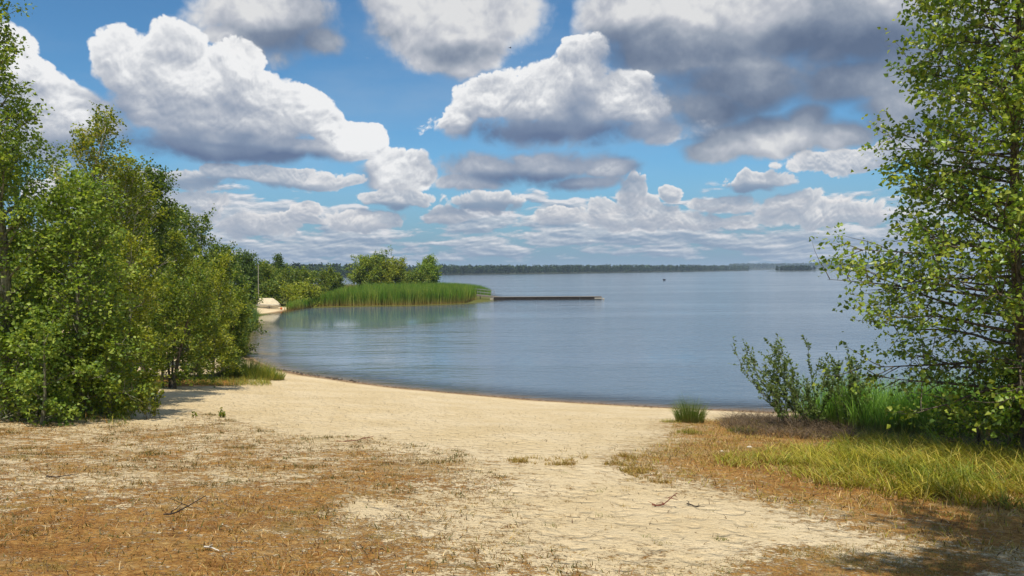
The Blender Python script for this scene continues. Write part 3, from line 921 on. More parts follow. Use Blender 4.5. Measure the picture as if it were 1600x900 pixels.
# palettes (real leaf colours)
ASP = [(0.1852, 0.2832, 0.0393), (0.2525, 0.3502, 0.0498), (0.1179, 0.1938, 0.0341), (0.3536, 0.4322, 0.0787)]
BIR = [(0.1656, 0.2277, 0.0262), (0.2622, 0.3036, 0.0328), (0.1035, 0.1587, 0.0236), (0.3588, 0.345, 0.0459)]
DRK = [(0.0926, 0.1565, 0.0288), (0.1347, 0.2012, 0.0341), (0.0708, 0.1192, 0.0236)]
YEL = [(0.2346, 0.2898, 0.0262), (0.3312, 0.3726, 0.0367), (0.1518, 0.207, 0.0236), (0.414, 0.4278, 0.0655)]
MID = [(0.1347, 0.2087, 0.0315), (0.202, 0.2683, 0.0393), (0.0926, 0.149, 0.0262), (0.2694, 0.2981, 0.0459)]
POP = [(0.1684, 0.2683, 0.0315), (0.2441, 0.3428, 0.0393), (0.1094, 0.1863, 0.0262), (0.3536, 0.4173, 0.059)]
WIL = [(0.1518, 0.2139, 0.0655), (0.207, 0.276, 0.0852), (0.0966, 0.1518, 0.0459)]

SPIRE = prof([(0, 0.35), (0.15, 0.9), (0.35, 1.0), (0.6, 0.7), (0.85, 0.32), (1, 0.06)])
BUSH = prof([(0, 0.95), (0.2, 1.05), (0.5, 0.95), (0.8, 0.7), (1, 0.3)])
ROUND = prof([(0, 0.3), (0.3, 0.9), (0.6, 1.0), (0.85, 0.75), (1, 0.3)])
GL = 'young trees and bushes massed along the left bank'

# left bank, near to far
tree('aspen_tree', 'tall feathery aspen cut by the left edge, its thin top high against the clouds', 'tree', GL, 12, 15.5, -95, 58, ASP, 101, leaf=0.075, nleaf=15000, nprim=62, nsec=7, shape=prof([(0,0.6),(0.2,1.0),(0.45,1.0),(0.7,0.8),(0.9,0.6),(1,0.15)]), bark=M_ASPEN, elev=0.55)
tree('aspen_bush', 'broad leafy aspen bush at the front left, its skirt touching the scorched grass', 'bush', GL, 50, 17.4, 340, 125, ASP, 102, leaf=0.08, nleaf=22000, nprim=70, nsec=7, stems=5, spread=0.7, shape=BUSH, bark=M_ASPEN, t0=0.03, elev=0.25)
tree('aspen_tree', 'young aspen with a slim pale bare stem showing low through bright green leaves', 'tree', GL, 124, 16.1, 300, 76, ASP, 103, bare=0.16, leaf=0.078, nleaf=12000, nprim=54, nsec=7, stems=1, shape=BUSH, bark=M_ASPEN, t0=0.10, elev=0.3, r0=0.075)
tree('birch_tree', 'slender birch with a whitish trunk and open pointed top against the big white cloud', 'tree', GL, 108, 19.5, 192, 50, BIR, 104, leaf=0.07, nleaf=11000, nprim=50, nsec=7, bark=M_BIRCH, shape=prof([(0,0.6),(0.25,1.0),(0.6,0.95),(0.85,0.7),(1,0.2)]), elev=0.6)
tree('birch_tree', 'yellow green birch whose loose right hand sprays reach out into the sky', 'tree', GL, 182, 21, 262, 50, YEL[:3] + BIR[:2], 105, leaf=0.07, nleaf=12500, nprim=55, nsec=7, bark=M_BIRCH, shape=prof([(0,0.6),(0.25,1.0),(0.5,1.0),(0.75,0.8),(1,0.25)]), elev=0.55, lean=(0.06, 0))
tree('birch_bush', 'low dense yellow green birch bush beside the pale sand on the left', 'bush', GL, 192, 19.8, 380, 58, YEL, 106, leaf=0.07, nleaf=15000, nprim=50, nsec=7, stems=4, spread=0.6, shape=BUSH, bark=M_ASPEN, t0=0.04, elev=0.3)
tree('alder_tree', 'dark rounded alder rising behind the birches on the left', 'tree', GL, 222, 29, 284, 44, DRK + [BIR[2]], 107, leaf=0.09, nleaf=15000, nprim=60, nsec=7, shape=ROUND, elev=0.45)
tree('alder_tree', 'broad dark tree standing farther back, its dome lower than the alder', 'tree', GL, 165, 34, 300, 64, DRK + [MID[0]], 117, leaf=0.12, nleaf=8000, nprim=60, nsec=7, shape=ROUND, elev=0.45)
tree('willow_bush', 'bushy green willow between the birch bush and the conical bright bush', 'bush', GL, 262, 26, 425, 66, MID + YEL[:1], 108, leaf=0.085, nleaf=15000, nprim=50, nsec=7, stems=4, spread=0.8, shape=BUSH, t0=0.03, elev=0.3)
tree('birch_tree', 'bright conical birch bush standing alone in front of the darker row by the lake', 'tree', GL, 328, 31, 372, 46, YEL, 109, leaf=0.085, nleaf=17000, nprim=60, nsec=7, stems=2, spread=0.4, shape=prof([(0,0.75),(0.2,1.0),(0.45,0.85),(0.75,0.5),(1,0.12)]), bark=M_ASPEN, t0=0.04, elev=0.45)
tree('willow_bush', 'rounded willow bush leaning over the water at the end of the left bank', 'bush', GL, 345, 37, 455, 22, MID + YEL[:1], 110, leaf=0.10, nleaf=10000, nprim=45, nsec=6, stems=3, spread=0.5, shape=BUSH, t0=0.03, elev=0.3)
tree('willow_bush', 'low green bush right at the waterline beyond the leaning willow', 'bush', GL, 366, 46, 466, 11, MID, 111, leaf=0.13, nleaf=6000, nprim=36, nsec=6, stems=3, spread=0.8, shape=BUSH, t0=0.03, elev=0.3)
tree('oak_tree', 'mid green domed tree behind the conical birch, its dome on the skyline', 'tree', GL, 296, 52, 352, 55, MID + DRK[:1], 112, leaf=0.15, nleaf=13000, nprim=60, nsec=7, shape=ROUND, t0=0.1, elev=0.35)
tree('oak_tree', 'green domed tree behind the alder with little of its crown showing', 'tree', GL, 245, 45, 335, 48, MID + DRK[:2], 113, leaf=0.15, nleaf=6500, nprim=50, nsec=7, shape=ROUND, t0=0.1, elev=0.35)
tree('oak_tree', 'lower dark green tree stepping down toward the mooring place', 'tree', GL, 345, 72, 400, 36, MID + DRK[:2], 114, leaf=0.2, nleaf=9000, nprim=50, nsec=7, shape=ROUND, t0=0.05, elev=0.35)
tree('oak_tree', 'small dark tree just left of the thin mast', 'tree', GL, 384, 113, 404, 24, DRK + MID[:1], 115, leaf=0.24, nleaf=6000, nprim=44, nsec=6, shape=ROUND, t0=0.05, elev=0.35)
tree('willow_bush', 'grey green thicket filling the low gap below the domed trees', 'bush', GL, 318, 44, 448, 70, MID, 116, leaf=0.13, nleaf=13000, nprim=50, nsec=7, stems=5, spread=1.4, shape=BUSH, t0=0.02, elev=0.25)
tree('oak_tree', 'wide green tree seen through the birches at the far left', 'tree', GL, 40, 32, 235, 90, DRK + MID[:2], 118, leaf=0.13, nleaf=8000, nprim=60, nsec=7, shape=ROUND, t0=0.08, elev=0.35)

tree('aspen_sapling', 'low leafy aspen sprouts filling the skirt left of the pale bare stem', 'bush', GL, 30, 14.9, 510, 62, ASP, 119, leaf=0.078, nleaf=6500, nprim=34, nsec=6, stems=5, spread=0.6, shape=BUSH, bark=M_ASPEN, t0=0.03, elev=0.25)
tree('aspen_sapling', 'low leafy aspen sprouts right of the pale stem, nearest the sand', 'bush', GL, 165, 16.4, 500, 46, ASP + YEL[:2], 120, leaf=0.075, nleaf=6000, nprim=34, nsec=6, stems=5, spread=0.5, shape=BUSH, bark=M_ASPEN, t0=0.03, elev=0.25)

# row behind the beached boat and along the far side of the bay
GM = 'bushes and small trees behind the beached boat'
for i, (px, d, tp, hw, pal, nm, lb, shp) in enumerate([
    (404, 118, 411, 20, MID, 'willow_bush', 'green bush directly behind the thin mast', BUSH),
    (434, 150, 400, 14, DRK, 'spruce_tree', 'small dark conical tree standing above the bushes right of the mast', SPIRE),
    (427, 140, 424, 24, MID, 'willow_bush', 'rounded bush under the small conical tree', BUSH),
    (455, 138, 425, 24, MID + YEL[:1], 'willow_bush', 'brownish green bush right of the conical tree', BUSH),
    (482, 142, 424, 22, MID, 'willow_bush', 'dark low bush in the middle of the row behind the boat', BUSH),
    (508, 146, 419, 19, MID + YEL[:1], 'willow_bush', 'taller twiggy bush near the end of the row', prof([(0, 0.9), (0.3, 1.0), (0.7, 0.6), (1, 0.12)])),
    (523, 150, 430, 12, MID, 'willow_bush', 'last small bush of the row, next to the gap of open water', BUSH),
    (470, 112, 455, 30, YEL, 'willow_bush', 'low sunlit scrub at the back of the reeds near the boat', BUSH),
    (418, 112, 447, 18, MID, 'willow_bush', 'low scrub just behind the covered boat', BUSH)]):
    tree(nm, lb, 'tree' if 'tree' in nm else 'bush', GM, px, d, tp, hw, pal, 200 + i, leaf=0.30, nleaf=3600, nprim=40, nsec=6, stems=1 if 'tree' in nm else 4, spread=0.9, shape=shp, t0=0.02, elev=0.3, cluster=0.3, sides=4)

GP = 'trees on the low reedy point'
PEN = [
    (572, 165, 408, 25, YEL + ASP, 'willow_tree', 'leftmost of the leafy trees on the reedy point', BUSH),
    (592, 168, 404, 25, ASP + MID, 'willow_tree', 'tallest tree of the clump on the point, bare twigs poking from its top', BUSH),
    (611, 166, 408, 20, YEL, 'willow_tree', 'yellow green tree at the right end of the big clump on the point', BUSH),
    (637, 166, 427, 12, MID, 'willow_bush', 'low dark bush between the clump and the lone tree on the point', BUSH),
    (663, 160, 405, 19, ASP, 'alder_tree', 'single compact oval tree standing apart on the right of the point', prof([(0, 0.7), (0.2, 1.0), (0.6, 0.95), (0.85, 0.6), (1, 0.15)])),
    (650, 158, 436, 20, MID, 'willow_bush', 'low bush at the foot of the lone oval tree', BUSH)]
for i, (px, d, tp, hw, pal, nm, lb, shp) in enumerate(PEN):
    r = tree(nm, lb, 'tree' if 'tree' in nm else 'bush', GP, px, d, tp, hw, pal, 240 + i, leaf=0.30, nleaf=8500, nprim=52, nsec=6, stems=3, spread=0.9, shape=shp, t0=0.02, elev=0.35, cluster=0.35, sides=4)
    if i == 1:
        rg = np.random.default_rng(9); A = Acc()
        for k in range(26):
            V, F = tube(grow(rg, (rg.uniform(-0.3, 2.6), rg.uniform(-1, 1), 5.0), (rg.normal() * 0.2, 0, 1), rg.uniform(2.0, 3.1), 5, 0.1, 0.03), 0.035, 0.012, 3); A.add(V, F)
        o = A.obj('bare_twigs', M_DARKBARK, r); o['label'] = 'dead bare twigs standing out of the leafy top'; o['kind'] = 'stuff'

# the big tree on the right
tree('poplar_tree', 'tall poplar with glossy leaves filling the right edge, bare low twigs over the reeds', 'tree', None, 1612, 14, 0, 250, POP, 300, leaf=0.095, nleaf=44000, nprim=150, nsec=9, t0=0.10,
     shape=prof([(0, 0.9), (0.12, 1.05), (0.22, 1.05), (0.30, 0.98), (0.38, 0.78), (0.5, 0.70), (0.6, 0.60), (0.72, 0.48), (0.9, 0.30), (1, 0.1)]), bark=M_BARK, topz=13.2, r0=0.115, lean=(-0.085, 0), elev=-0.12, egain=0.9,
     mat=M_LEAF_GLOSS, indiv=300, cluster=0.26, droop=0.25, wid=0.42, lshape=0.28, bare=0.12, twigs=4)
tree('poplar_bush', 'shaded leafy undergrowth around the foot of the big poplar', 'bush', None, 1560, 14.8, 575, 95, [tuple(c * 1.0 for c in q) for q in POP], 301, leaf=0.075, nleaf=6500, nprim=34, nsec=7, stems=5, spread=0.7, shape=BUSH, t0=0.05, elev=0.35, bark=M_BARK)

# poplar just outside the right edge: its crown shades the lower right corner
tree('poplar_tree', 'poplar just beyond the right edge whose shadow lies on the lower right sand', 'tree', None, 0, 0, 0, 0, MID, 310, leaf=0.16, nleaf=16000, nprim=60, nsec=7, t0=0.5, shape=ROUND, base=(4.9, 1.0), topz=15.0, radius=2.7, bark=M_DARKBARK)

# ================================================================ willow shrub on the right and small plants
def shrub(name, label, cat, base, stems, h, out, pal, seed, leaf, n_leaf, group=None, bark=None, mat=None, aim=None, wid=0.2, side=6, lshape=0.45):
    rg = np.random.default_rng(seed)
    bx, by = base; bz = hz(bx, by)
    root = empty(name, (bx, by, bz)); tag(root, label, cat, group)
    A = Acc(); LP = []; LD = []
    for s in range(stems):
        az = rg.uniform(0, 2 * math.pi) if aim is None else aim + rg.normal() * 0.9
        o = rg.uniform(0.15, 1.0) * out
        d = np.array([math.cos(az) * o, math.sin(az) * o, 1.0])
        hh = h * rg.uniform(0.55, 1.08)
        st = np.array([rg.normal() * 0.16 * h, rg.normal() * 0.12 * h, 0]); st[2] = hz(bx + st[0], by + st[1]) - bz - 0.04
        S = grow(rg, st, d, hh * math.hypot(1, o * 0.7), 9, 0.06, 0.03)
        V, F = tube(S, 0.004 + 0.0025 * h, 0.002, 4); A.add(V, F)
        for j in range(side):
            k = rg.integers(2, 9); dd = S[min(k + 1, 9)] - S[k]; dd /= np.linalg.norm(dd)
            T = grow(rg, S[k], dd + rg.normal(size=3) * 0.45, hh * rg.uniform(0.12, 0.32), 4, 0.08, 0.05)
            V, F = tube(T, 0.004, 0.0015, 3); A.add(V, F)
            for q in range(4): LP += [(T[q], T[q + 1])]
        for q in range(4, 9): LP += [(S[q], S[q + 1])]
    a = np.array([p[0] for p in LP]); b = np.array([p[1] for p in LP])
    idx = rg.integers(0, len(LP), n_leaf); u = rg.random(n_leaf)[:, None]
    P = a[idx] * (1 - u) + b[idx] * u
    D = (b - a)[idx]; D /= np.linalg.norm(D, axis=1, keepdims=True)
    D = D * 0.8 + rg.normal(size=D.shape) * 0.45
    V, F = leaves(rg, P, leaf * rg.uniform(0.6, 1.2, n_leaf), up=0.3, D=D, wid=wid, shape=lshape, fold=0.08)
    o = A.obj('branches', bark or M_BARK, root); o['kind'] = 'stuff'
    f = mesh_obj('foliage', V, F, mat or M_LEAF, root, leaf_cols(rg, n_leaf, pal)); f['kind'] = 'stuff'
    return root

bx, by = hit(1262, 668)
shrub('willow_shrub', 'open willow shrub with narrow grey green leaves leaning left over the lake edge', 'shrub', (bx, by), 24, 2.35, 1.15, WIL, 401, 0.085, 6200, aim=3.1, side=10, wid=0.26)
shrub('willow_shrub', 'smaller willow shrub growing into the left edge of the bright reeds', 'shrub', (bx + 0.95, by - 0.1), 14, 2.0, 0.45, WIL, 402, 0.085, 3600, side=10, wid=0.26)
b = hit(232, 655); shrub('birch_seedling', 'knee high leafy sapling on the sand right of the aspen bush', 'sapling', b, 12, 0.75, 0.6, BIR, 403, 0.05, 1100, wid=0.42, lshape=0.35)
b = hit(348, 652); shrub('creeping_shrub', 'tiny leafy shoot lying low on the open sand', 'plant', b, 6, 0.24, 1.2, BIR, 404, 0.05, 120, wid=0.42, lshape=0.35)
b = hit(300, 652); shrub('creeping_shrub', 'sparse tiny shoot on the sand between sapling and open beach', 'plant', b, 4, 0.16, 1.6, BIR, 405, 0.045, 45, wid=0.42, lshape=0.35)
b = hit(8, 645); shrub('flowering_weed', 'low weed with yellow flowers at the left edge', 'plant', b, 9, 0.4, 0.5, YEL + [(0.6, 0.42, 0.02)], 406, 0.05, 420, wid=0.4)

# ================================================================ blades of grass and reeds
def blades(rg, x, y, h, w, lean, az, curve=1.0, segs=3, z=None):
    """tapering, arching blades; returns verts, tris"""
    n = len(x)
    z = height(x, y) if z is None else z
    t = np.linspace(0, 1, segs + 1)
    off = lean[:, None] * h[:, None] * (t[None, :] ** 1.7) * curve
    up = h[:, None] * (t[None, :] - 0.32 * np.clip(lean, 0, 1.4)[:, None] * t[None, :] ** 2.2)
    cx = np.cos(az)[:, None]; sy = np.sin(az)[:, None]
    X = x[:, None] + cx * off; Y = y[:, None] + sy * off; Z = z[:, None] + up - 0.01
    tw = rg.uniform(0, 2 * math.pi, n)
    px_ = np.cos(tw)[:, None]; py_ = np.sin(tw)[:, None]
    ww = w[:, None] * 0.5 * (1 - t[None, :] ** 1.6)
    A = np.stack([X - px_ * ww, Y - py_ * ww, Z], 2); B = np.stack([X + px_ * ww, Y + py_ * ww, Z], 2)
    V = np.concatenate([A[:, :segs], B[:, :segs], A[:, segs:segs + 1]], 1)     # n, 2*segs+1, 3
    k = 2 * segs + 1
    F = []
    for s in range(segs - 1):
        F += [(s, segs + s, segs + s + 1), (s, segs + s + 1, s + 1)]
    F += [(segs - 1, 2 * segs - 1, 2 * segs)]
    F = np.array(F)
    F = (F[None] + (np.arange(n) * k)[:, None, None]).reshape(-1, 3)
    return V.reshape(-1, 3), F, k

def scatter(rg, poly, n, dens=None):
    p = np.array(poly); x0, y0 = p.min(0); x1, y1 = p.max(0)
    X = []; Y = []; c = 0
    for _ in range(60):
        x = rg.uniform(x0, x1, n); y = rg.uniform(y0, y1, n)
        ok = inside(x, y, poly)
        if dens is not None: ok &= rg.random(n) < dens(x, y)
        X.append(x[ok]); Y.append(y[ok]); c += ok.sum()
        if c >= n: break
    return np.concatenate(X)[:n], np.concatenate(Y)[:n]

def grass_obj(name, label, cat, x, y, h, w, lean, pal, seed, mat=None, root=None, segs=3, az=None, curve=1.0, tip=None, z=None, kind='stuff', pk=None):
    rg = np.random.default_rng(seed)
    n = len(x)
    az = rg.uniform(0, 2 * math.pi, n) if az is None else az
    V, F, k = blades(rg, x, y, h, w, lean, az, curve, segs, z)
    pal = np.array(pal)
    kk = rg.integers(0, len(pal), n) if pk is None else pk
    c = pal[kk] * (1 + rg.normal(size=(n, 1)) * 0.18)
    C = np.repeat(np.clip(c, 0.004, 0.9)[:, None], k, 1)
    if root is not None:                       # base colour of each blade (dead sheath)
        tt = np.concatenate([np.arange(segs), np.arange(segs), [segs]]) / segs
        wt = np.clip(1 - tt * 2.6, 0, 1)[None, :, None]
        C = C * (1 - wt) + np.array(root)[None, None] * wt
    o = mesh_obj(name, V, F, mat or M_BLADE, None, C.reshape(-1, 3))
    tag(o, label, cat, kind=kind)
    return o

STRAW = [(0.52, 0.34, 0.13), (0.66, 0.50, 0.26), (0.40, 0.20, 0.06), (0.24, 0.10, 0.03)]
OCHRE = [(0.36, 0.23, 0.05), (0.27, 0.15, 0.04), (0.42, 0.30, 0.08), (0.20, 0.17, 0.03)]
YGRN = [(0.30, 0.30, 0.025), (0.42, 0.38, 0.04), (0.20, 0.25, 0.025), (0.50, 0.43, 0.09)]
GREEN = [(0.10, 0.17, 0.025), (0.14, 0.22, 0.03), (0.075, 0.13, 0.02), (0.20, 0.25, 0.045)]

rg = np.random.default_rng(77)
def clumpy(x, y, s=1.3, lo=-0.1, hi=0.35, seed=40):
    return sm(vnoise(x, y, s, seed, 4, 0.65), lo, hi)

# dry tufts of the lower left
big = world_poly([(0,650),(240,664),(330,645),(450,680),(600,685),(720,705),(790,745),(840,850),(1050,900)]) + [(2.2, 4.4), (-8, 4.4), (-14, 9)]
def dl(x, y):
    dry, gr, lit, red = cover(x, y)
    return np.clip(dry * (0.25 + 0.9 * clumpy(x, y, 1.8)) + 0.06 * clumpy(x, y, 2.5, 0.2, 0.4, 51), 0, 1)
x, y = scatter(rg, big, 38000, dl)
n = len(x)
grass_obj('dry_grass', 'short scorched brown grass over the lower left', 'grass', x, y, rg.uniform(0.02, 0.085, n), rg.uniform(0.005, 0.011, n), rg.uniform(0.3, 1.7, n), STRAW + OCHRE + [(0.07, 0.04, 0.02)], 501, segs=2)
# sparse darker weeds in the trodden sand
x, y = scatter(rg, big, 12000, lambda x, y: 0.02 + clumpy(x, y, 3.2, 0.25, 0.4, 61) * (0.4 + 0.6 * sm(y, 6, 12)))
n = len(x)
grass_obj('sand_weeds', 'sparse olive tufts dotted over the sand of the left slope', 'grass', x, y, rg.uniform(0.03, 0.085, n), rg.uniform(0.008, 0.014, n), rg.uniform(0.3, 1.4, n), [(0.13, 0.11, 0.03), (0.17, 0.12, 0.035), (0.10, 0.12, 0.025), (0.25, 0.15, 0.05)], 502, segs=2)
# tufts on the right: ochre then yellow green
def dr(x, y):
    return np.clip(soft_poly(x, y, P_DENSE_R, 0.8, 0.5, 1.2, 6) * (0.3 + 0.8 * clumpy(x, y, 1.6)), 0, 1)
x, y = scatter(rg, P_DENSE_R, 26000, dr)
n = len(x)
grass_obj('ochre_grass', 'dry ochre grass on the right side of the beach', 'grass', x, y, rg.uniform(0.04, 0.13, n), rg.uniform(0.006, 0.012, n), rg.uniform(0.3, 1.5, n), [(0.07, 0.045, 0.02)] + OCHRE + STRAW[:2] + YGRN[:1], 503, segs=3)
rl = [hit(*p) for p in [(780,722),(870,705),(960,705),(1010,725),(1060,765),(1000,750),(950,728),(860,728)]]
x, y = scatter(rg, rl, 2200, lambda x, y: clumpy(x, y, 2.6, 0.0, 0.3, 71))
n = len(x)
grass_obj('stray_tufts', 'stray dry tufts running out over the sand toward the middle', 'grass', x, y, rg.uniform(0.04, 0.12, n), rg.uniform(0.007, 0.012, n), rg.uniform(0.3, 1.3, n), OCHRE, 504)
low = world_poly([(1000,898),(1220,858),(1400,846),(1600,856)]) + [(7, 4.5), (2, 4.5)]
x, y = scatter(rg, low, 15000, lambda x, y: 0.15 + 0.8 * clumpy(x, y, 1.5, -0.1, 0.4, 81))
n = len(x)
grass_obj('thin_grass', 'thin brownish green grass in the lower right corner', 'grass', x, y, rg.uniform(0.02, 0.06, n), rg.uniform(0.003, 0.006, n), rg.uniform(0.3, 1.5, n), OCHRE + [(0.12, 0.14, 0.03)], 505, segs=2)
# isolated little tufts on the lower middle sand
cx, cy = scatter(rg, world_poly([(700,780),(900,720),(1100,740),(1240,830),(1150,900),(750,900)]), 46)
x = np.repeat(cx, 26) + rg.normal(size=46 * 26) * 0.045; y = np.repeat(cy, 26) + rg.normal(size=46 * 26) * 0.045
n = len(x)
grass_obj('sand_tufts', 'little dry tufts scattered on the trodden sand', 'grass', x, y, rg.uniform(0.02, 0.07, n), rg.uniform(0.003, 0.006, n), rg.uniform(0.4, 1.5, n), OCHRE + [(0.16, 0.17, 0.03)], 506, pk=np.repeat(rg.integers(0, 5, 46), 26))
# long arching meadow grass
mead = world_poly([(1210,722),(1290,700),(1340,682),(1450,690),(1530,702),(1600,712),(1800,712),(1800,805),(1600,800),(1500,795),(1400,785),(1290,760),(1230,745)]) 
def dm(x, y): return soft_poly(x, y, mead, 0.9, 0.4, 1.0, 12)
cx, cy = scatter(rg, mead, 620, dm)
nb = 26; kx = np.repeat(np.arange(len(cx)), nb)
ca = rg.normal(3.6, 1.0, len(cx)); ch = rg.uniform(0.12, 0.48, len(cx)); cp = np.clip(((vnoise(cx, cy, 0.9, 66, 2) + 0.7) * 4.2 + rg.normal(size=len(cx)) * 0.9).astype(int), 0, 5)
ch = ch * (0.45 + 0.55 * soft_poly(cx, cy, mead, 2.2, 0.3, 1, 5))
n = len(kx); q = rg.normal(size=(2, n)) * 0.10
x = cx[kx] + q[0]; y = cy[kx] + q[1]
az = np.where(rg.random(n) < 0.45, np.arctan2(q[1], q[0]), ca[kx] + rg.normal(size=n) * 0.6)
pk = np.where(rg.random(n) < 0.62, cp[kx], rg.integers(0, 6, n))
grass_obj('meadow_grass', 'long arching yellow green grass in front of the big poplar', 'grass', x, y, ch[kx] * rg.uniform(0.5, 1.3, n), rg.uniform(0.009, 0.019, n), rg.uniform(0.3, 1.5, n), [(0.13, 0.18, 0.02), (0.20, 0.25, 0.025), (0.30, 0.30, 0.025), (0.42, 0.36, 0.04), (0.52, 0.42, 0.09), (0.34, 0.34, 0.04)], 507, segs=5, az=az, root=(0.12, 0.06, 0.015), pk=pk)
m2 = world_poly([(1110,722),(1200,700),(1300,700),(1340,745),(1280,762),(1180,742)])
x, y = scatter(rg, m2, 3400, lambda x, y: soft_poly(x, y, m2, 0.8, 0.4, 1.1, 13) * (0.1 + clumpy(x, y, 1.6, -0.2, 0.3, 92)))
n = len(x)
grass_obj('short_meadow_grass', 'shorter yellowing grass left of the long arching grass', 'grass', x, y, rg.uniform(0.08, 0.24, n), rg.uniform(0.009, 0.016, n), rg.uniform(0.5, 1.4, n), YGRN + OCHRE[:2], 508, segs=4)
# tussocks by the waterline on the right
def tussock(px, py, rad, h, n, pal, lb, seed, nm='grass_tussock', w=0.008):
    cx, cy = hit(px, py); r = np.random.default_rng(seed)
    a = r.uniform(0, 2 * math.pi, n); q = rad * np.sqrt(r.random(n))
    x = cx + np.cos(a) * q; y = cy + np.sin(a) * q
    o = grass_obj(nm, lb, 'grass', x, y, r.uniform(0.3, 1.1, n) * (1 - 0.45 * q / rad) * 1.15 * h, np.full(n, w), 0.15 + 0.6 * q / rad * r.random(n), pal, seed + 1, segs=4, az=a, root=(0.16, 0.12, 0.04), kind=None)
    return o
tussock(1078, 660, 0.38, 0.92, 1100, GREEN, 'upright dark green grass tussock alone at the sandy waterline', 520)
tussock(1047, 660, 0.3, 0.16, 260, YGRN, 'low yellow tuft just left of the dark green tussock', 522)
tussock(1160, 676, 0.36, 0.24, 420, GREEN + YGRN[:1], 'small bright green tuft in front of the brown reed litter', 524)
tussock(1078, 678, 0.3, 0.2, 260, GREEN + YGRN, 'small green tuft on the near side of the dark tussock', 526)
tussock(1125, 845, 0.07, 0.06, 60, [(0.17, 0.20, 0.03)], 'tiny green tuft alone on the trodden sand', 528, w=0.006)
tussock(410, 592, 0.9, 0.7, 1700, YGRN + GREEN, 'bright grass clump at the tip of the left bank beside the sand', 530, w=0.014)
tussock(385, 588, 1.2, 1.0, 2000, GREEN + YGRN[:1], 'tall green grass clump under the leaning willow', 532, w=0.016)
tussock(20, 716, 0.25, 0.06, 200, [(0.14, 0.2, 0.03)], 'green low patch in the brown grass at the left edge', 534, w=0.006)
# skirt of herbs under the left bushes
sk = world_poly([(0,655),(0,620),(120,628),(205,625),(250,600),(420,590),(425,604),(360,604),(260,600),(215,640),(200,668),(100,655)])
x, y = scatter(rg, sk, 9000, lambda x, y: 0.2 + 0.8 * clumpy(x, y, 1.2, -0.3, 0.2, 95))
n = len(x)
grass_obj('bank_herbs', 'green and brown grass skirting the foot of the left bushes', 'grass', x, y, rg.uniform(0.05, 0.30, n), rg.uniform(0.006, 0.014, n), rg.uniform(0.2, 1.2, n), GREEN + YGRN + OCHRE[:2], 509, segs=3)

# brown litter of fallen reeds
lit = world_poly([(1120,664),(1150,652),(1190,648),(1290,656),(1340,668),(1340,690),(1240,686),(1150,680)])
x, y = scatter(rg, lit, 4200, lambda x, y: 0.15 + clumpy(x, y, 1.6, -0.3, 0.3, 96))
n = len(x)
grass_obj('reed_litter', 'heap of fallen brown reed stalks under the willow shrub', 'grass', x, y, rg.uniform(0.10, 0.5, n), rg.uniform(0.007, 0.013, n), rg.uniform(0.9, 2.6, n), [(0.09, 0.06, 0.035), (0.16, 0.11, 0.065), (0.25, 0.18, 0.11), (0.05, 0.035, 0.022)], 510, segs=4)
lt2 = world_poly([(1340,665),(1780,665),(1780,712),(1450,698),(1330,690)])
x, y = scatter(rg, lt2, 4200)
n = len(x)
grass_obj('shade_grass', 'short grass and litter in the shade under the poplar', 'grass', x, y, rg.uniform(0.08, 0.4, n), rg.uniform(0.006, 0.011, n), rg.uniform(0.3, 1.6, n), GREEN[:3] + [(0.12, 0.08, 0.045)], 511, segs=4)

# reeds on the right
ra = hit(1335, 676); rb = hit(1560, 690)
rp = [(ra[0], ra[1]), (rb[0], rb[1] + 1.0), (rb[0] + 6.5, rb[1] + 2), (rb[0] + 8, 23.6), (ra[0] + 3.5, 23.5), (ra[0] + 1.3, 23.3), (ra[0] - 0.3, 22.5)]
x, y = scatter(rg, rp, 11500, lambda x, y: 0.35 + 0.65 * clumpy(x, y, 1.3, -0.5, 0.2, 97))
n = len(x)
grass_obj('reed_bed', 'fresh bright green reeds standing behind the grass on the right', 'reeds', x, y, rg.uniform(1.0, 2.0, n) * (0.8 + 0.25 * vnoise(x, y, 0.8, 3)), rg.uniform(0.012, 0.022, n), rg.uniform(0.08, 0.6, n), [(0.15, 0.32, 0.03), (0.22, 0.42, 0.045), (0.10, 0.22, 0.028), (0.32, 0.50, 0.08)], 512, M_REED, segs=4, root=(0.15, 0.12, 0.04))
# single pale reed bending in front of the shade
cx, cy = hit(1468, 702)
r = np.random.default_rng(4)
n = 12
x = cx + r.normal(size=n) * 0.03; y = cy + r.normal(size=n) * 0.03
grass_obj('reed_plant', 'single pale reed plant bending left in front of the dark undergrowth', 'reed', x, y, r.uniform(0.45, 0.95, n), np.full(n, 0.022), r.uniform(0.3, 1.3, n), [(0.30, 0.42, 0.14), (0.22, 0.34, 0.08)], 513, M_REED, segs=5, az=r.normal(3.0, 0.7, n), kind=None)

# reed belt of the point
REEDC = [(0.12, 0.24, 0.02), (0.17, 0.28, 0.028), (0.075, 0.16, 0.018), (0.27, 0.34, 0.05)]
front = [at_z(*p) for p in [(442,486.2),(470,480.6),(560,478.6),(640,477.6),(700,475.6),(728,474.2)]]
back = [(x_ * 1.0 + 1.2, y_ + dy) for (x_, y_), dy in zip(front[::-1], [13, 26, 34, 38, 30, 10])]
belt = front + back
x, y = scatter(rg, belt, 26000, lambda x, y: np.clip(0.25 + 1.0 * np.exp(-seg_dist(x, y, front, False) / 3.5), 0, 1))
n = len(x)
g = sm(x, -33, -25)
hh = (0.9 + 1.85 * g) * rg.uniform(0.72, 1.06, n) * (1 + 0.16 * vnoise(x, y, 0.6, 6, 3))
kx = (sm(vnoise(x, y, 1.1, 14, 2), -0.5, 0.5) * 3.99).astype(int)
kx = np.where(rg.random(n) < 0.65, kx, rg.integers(0, 4, n))
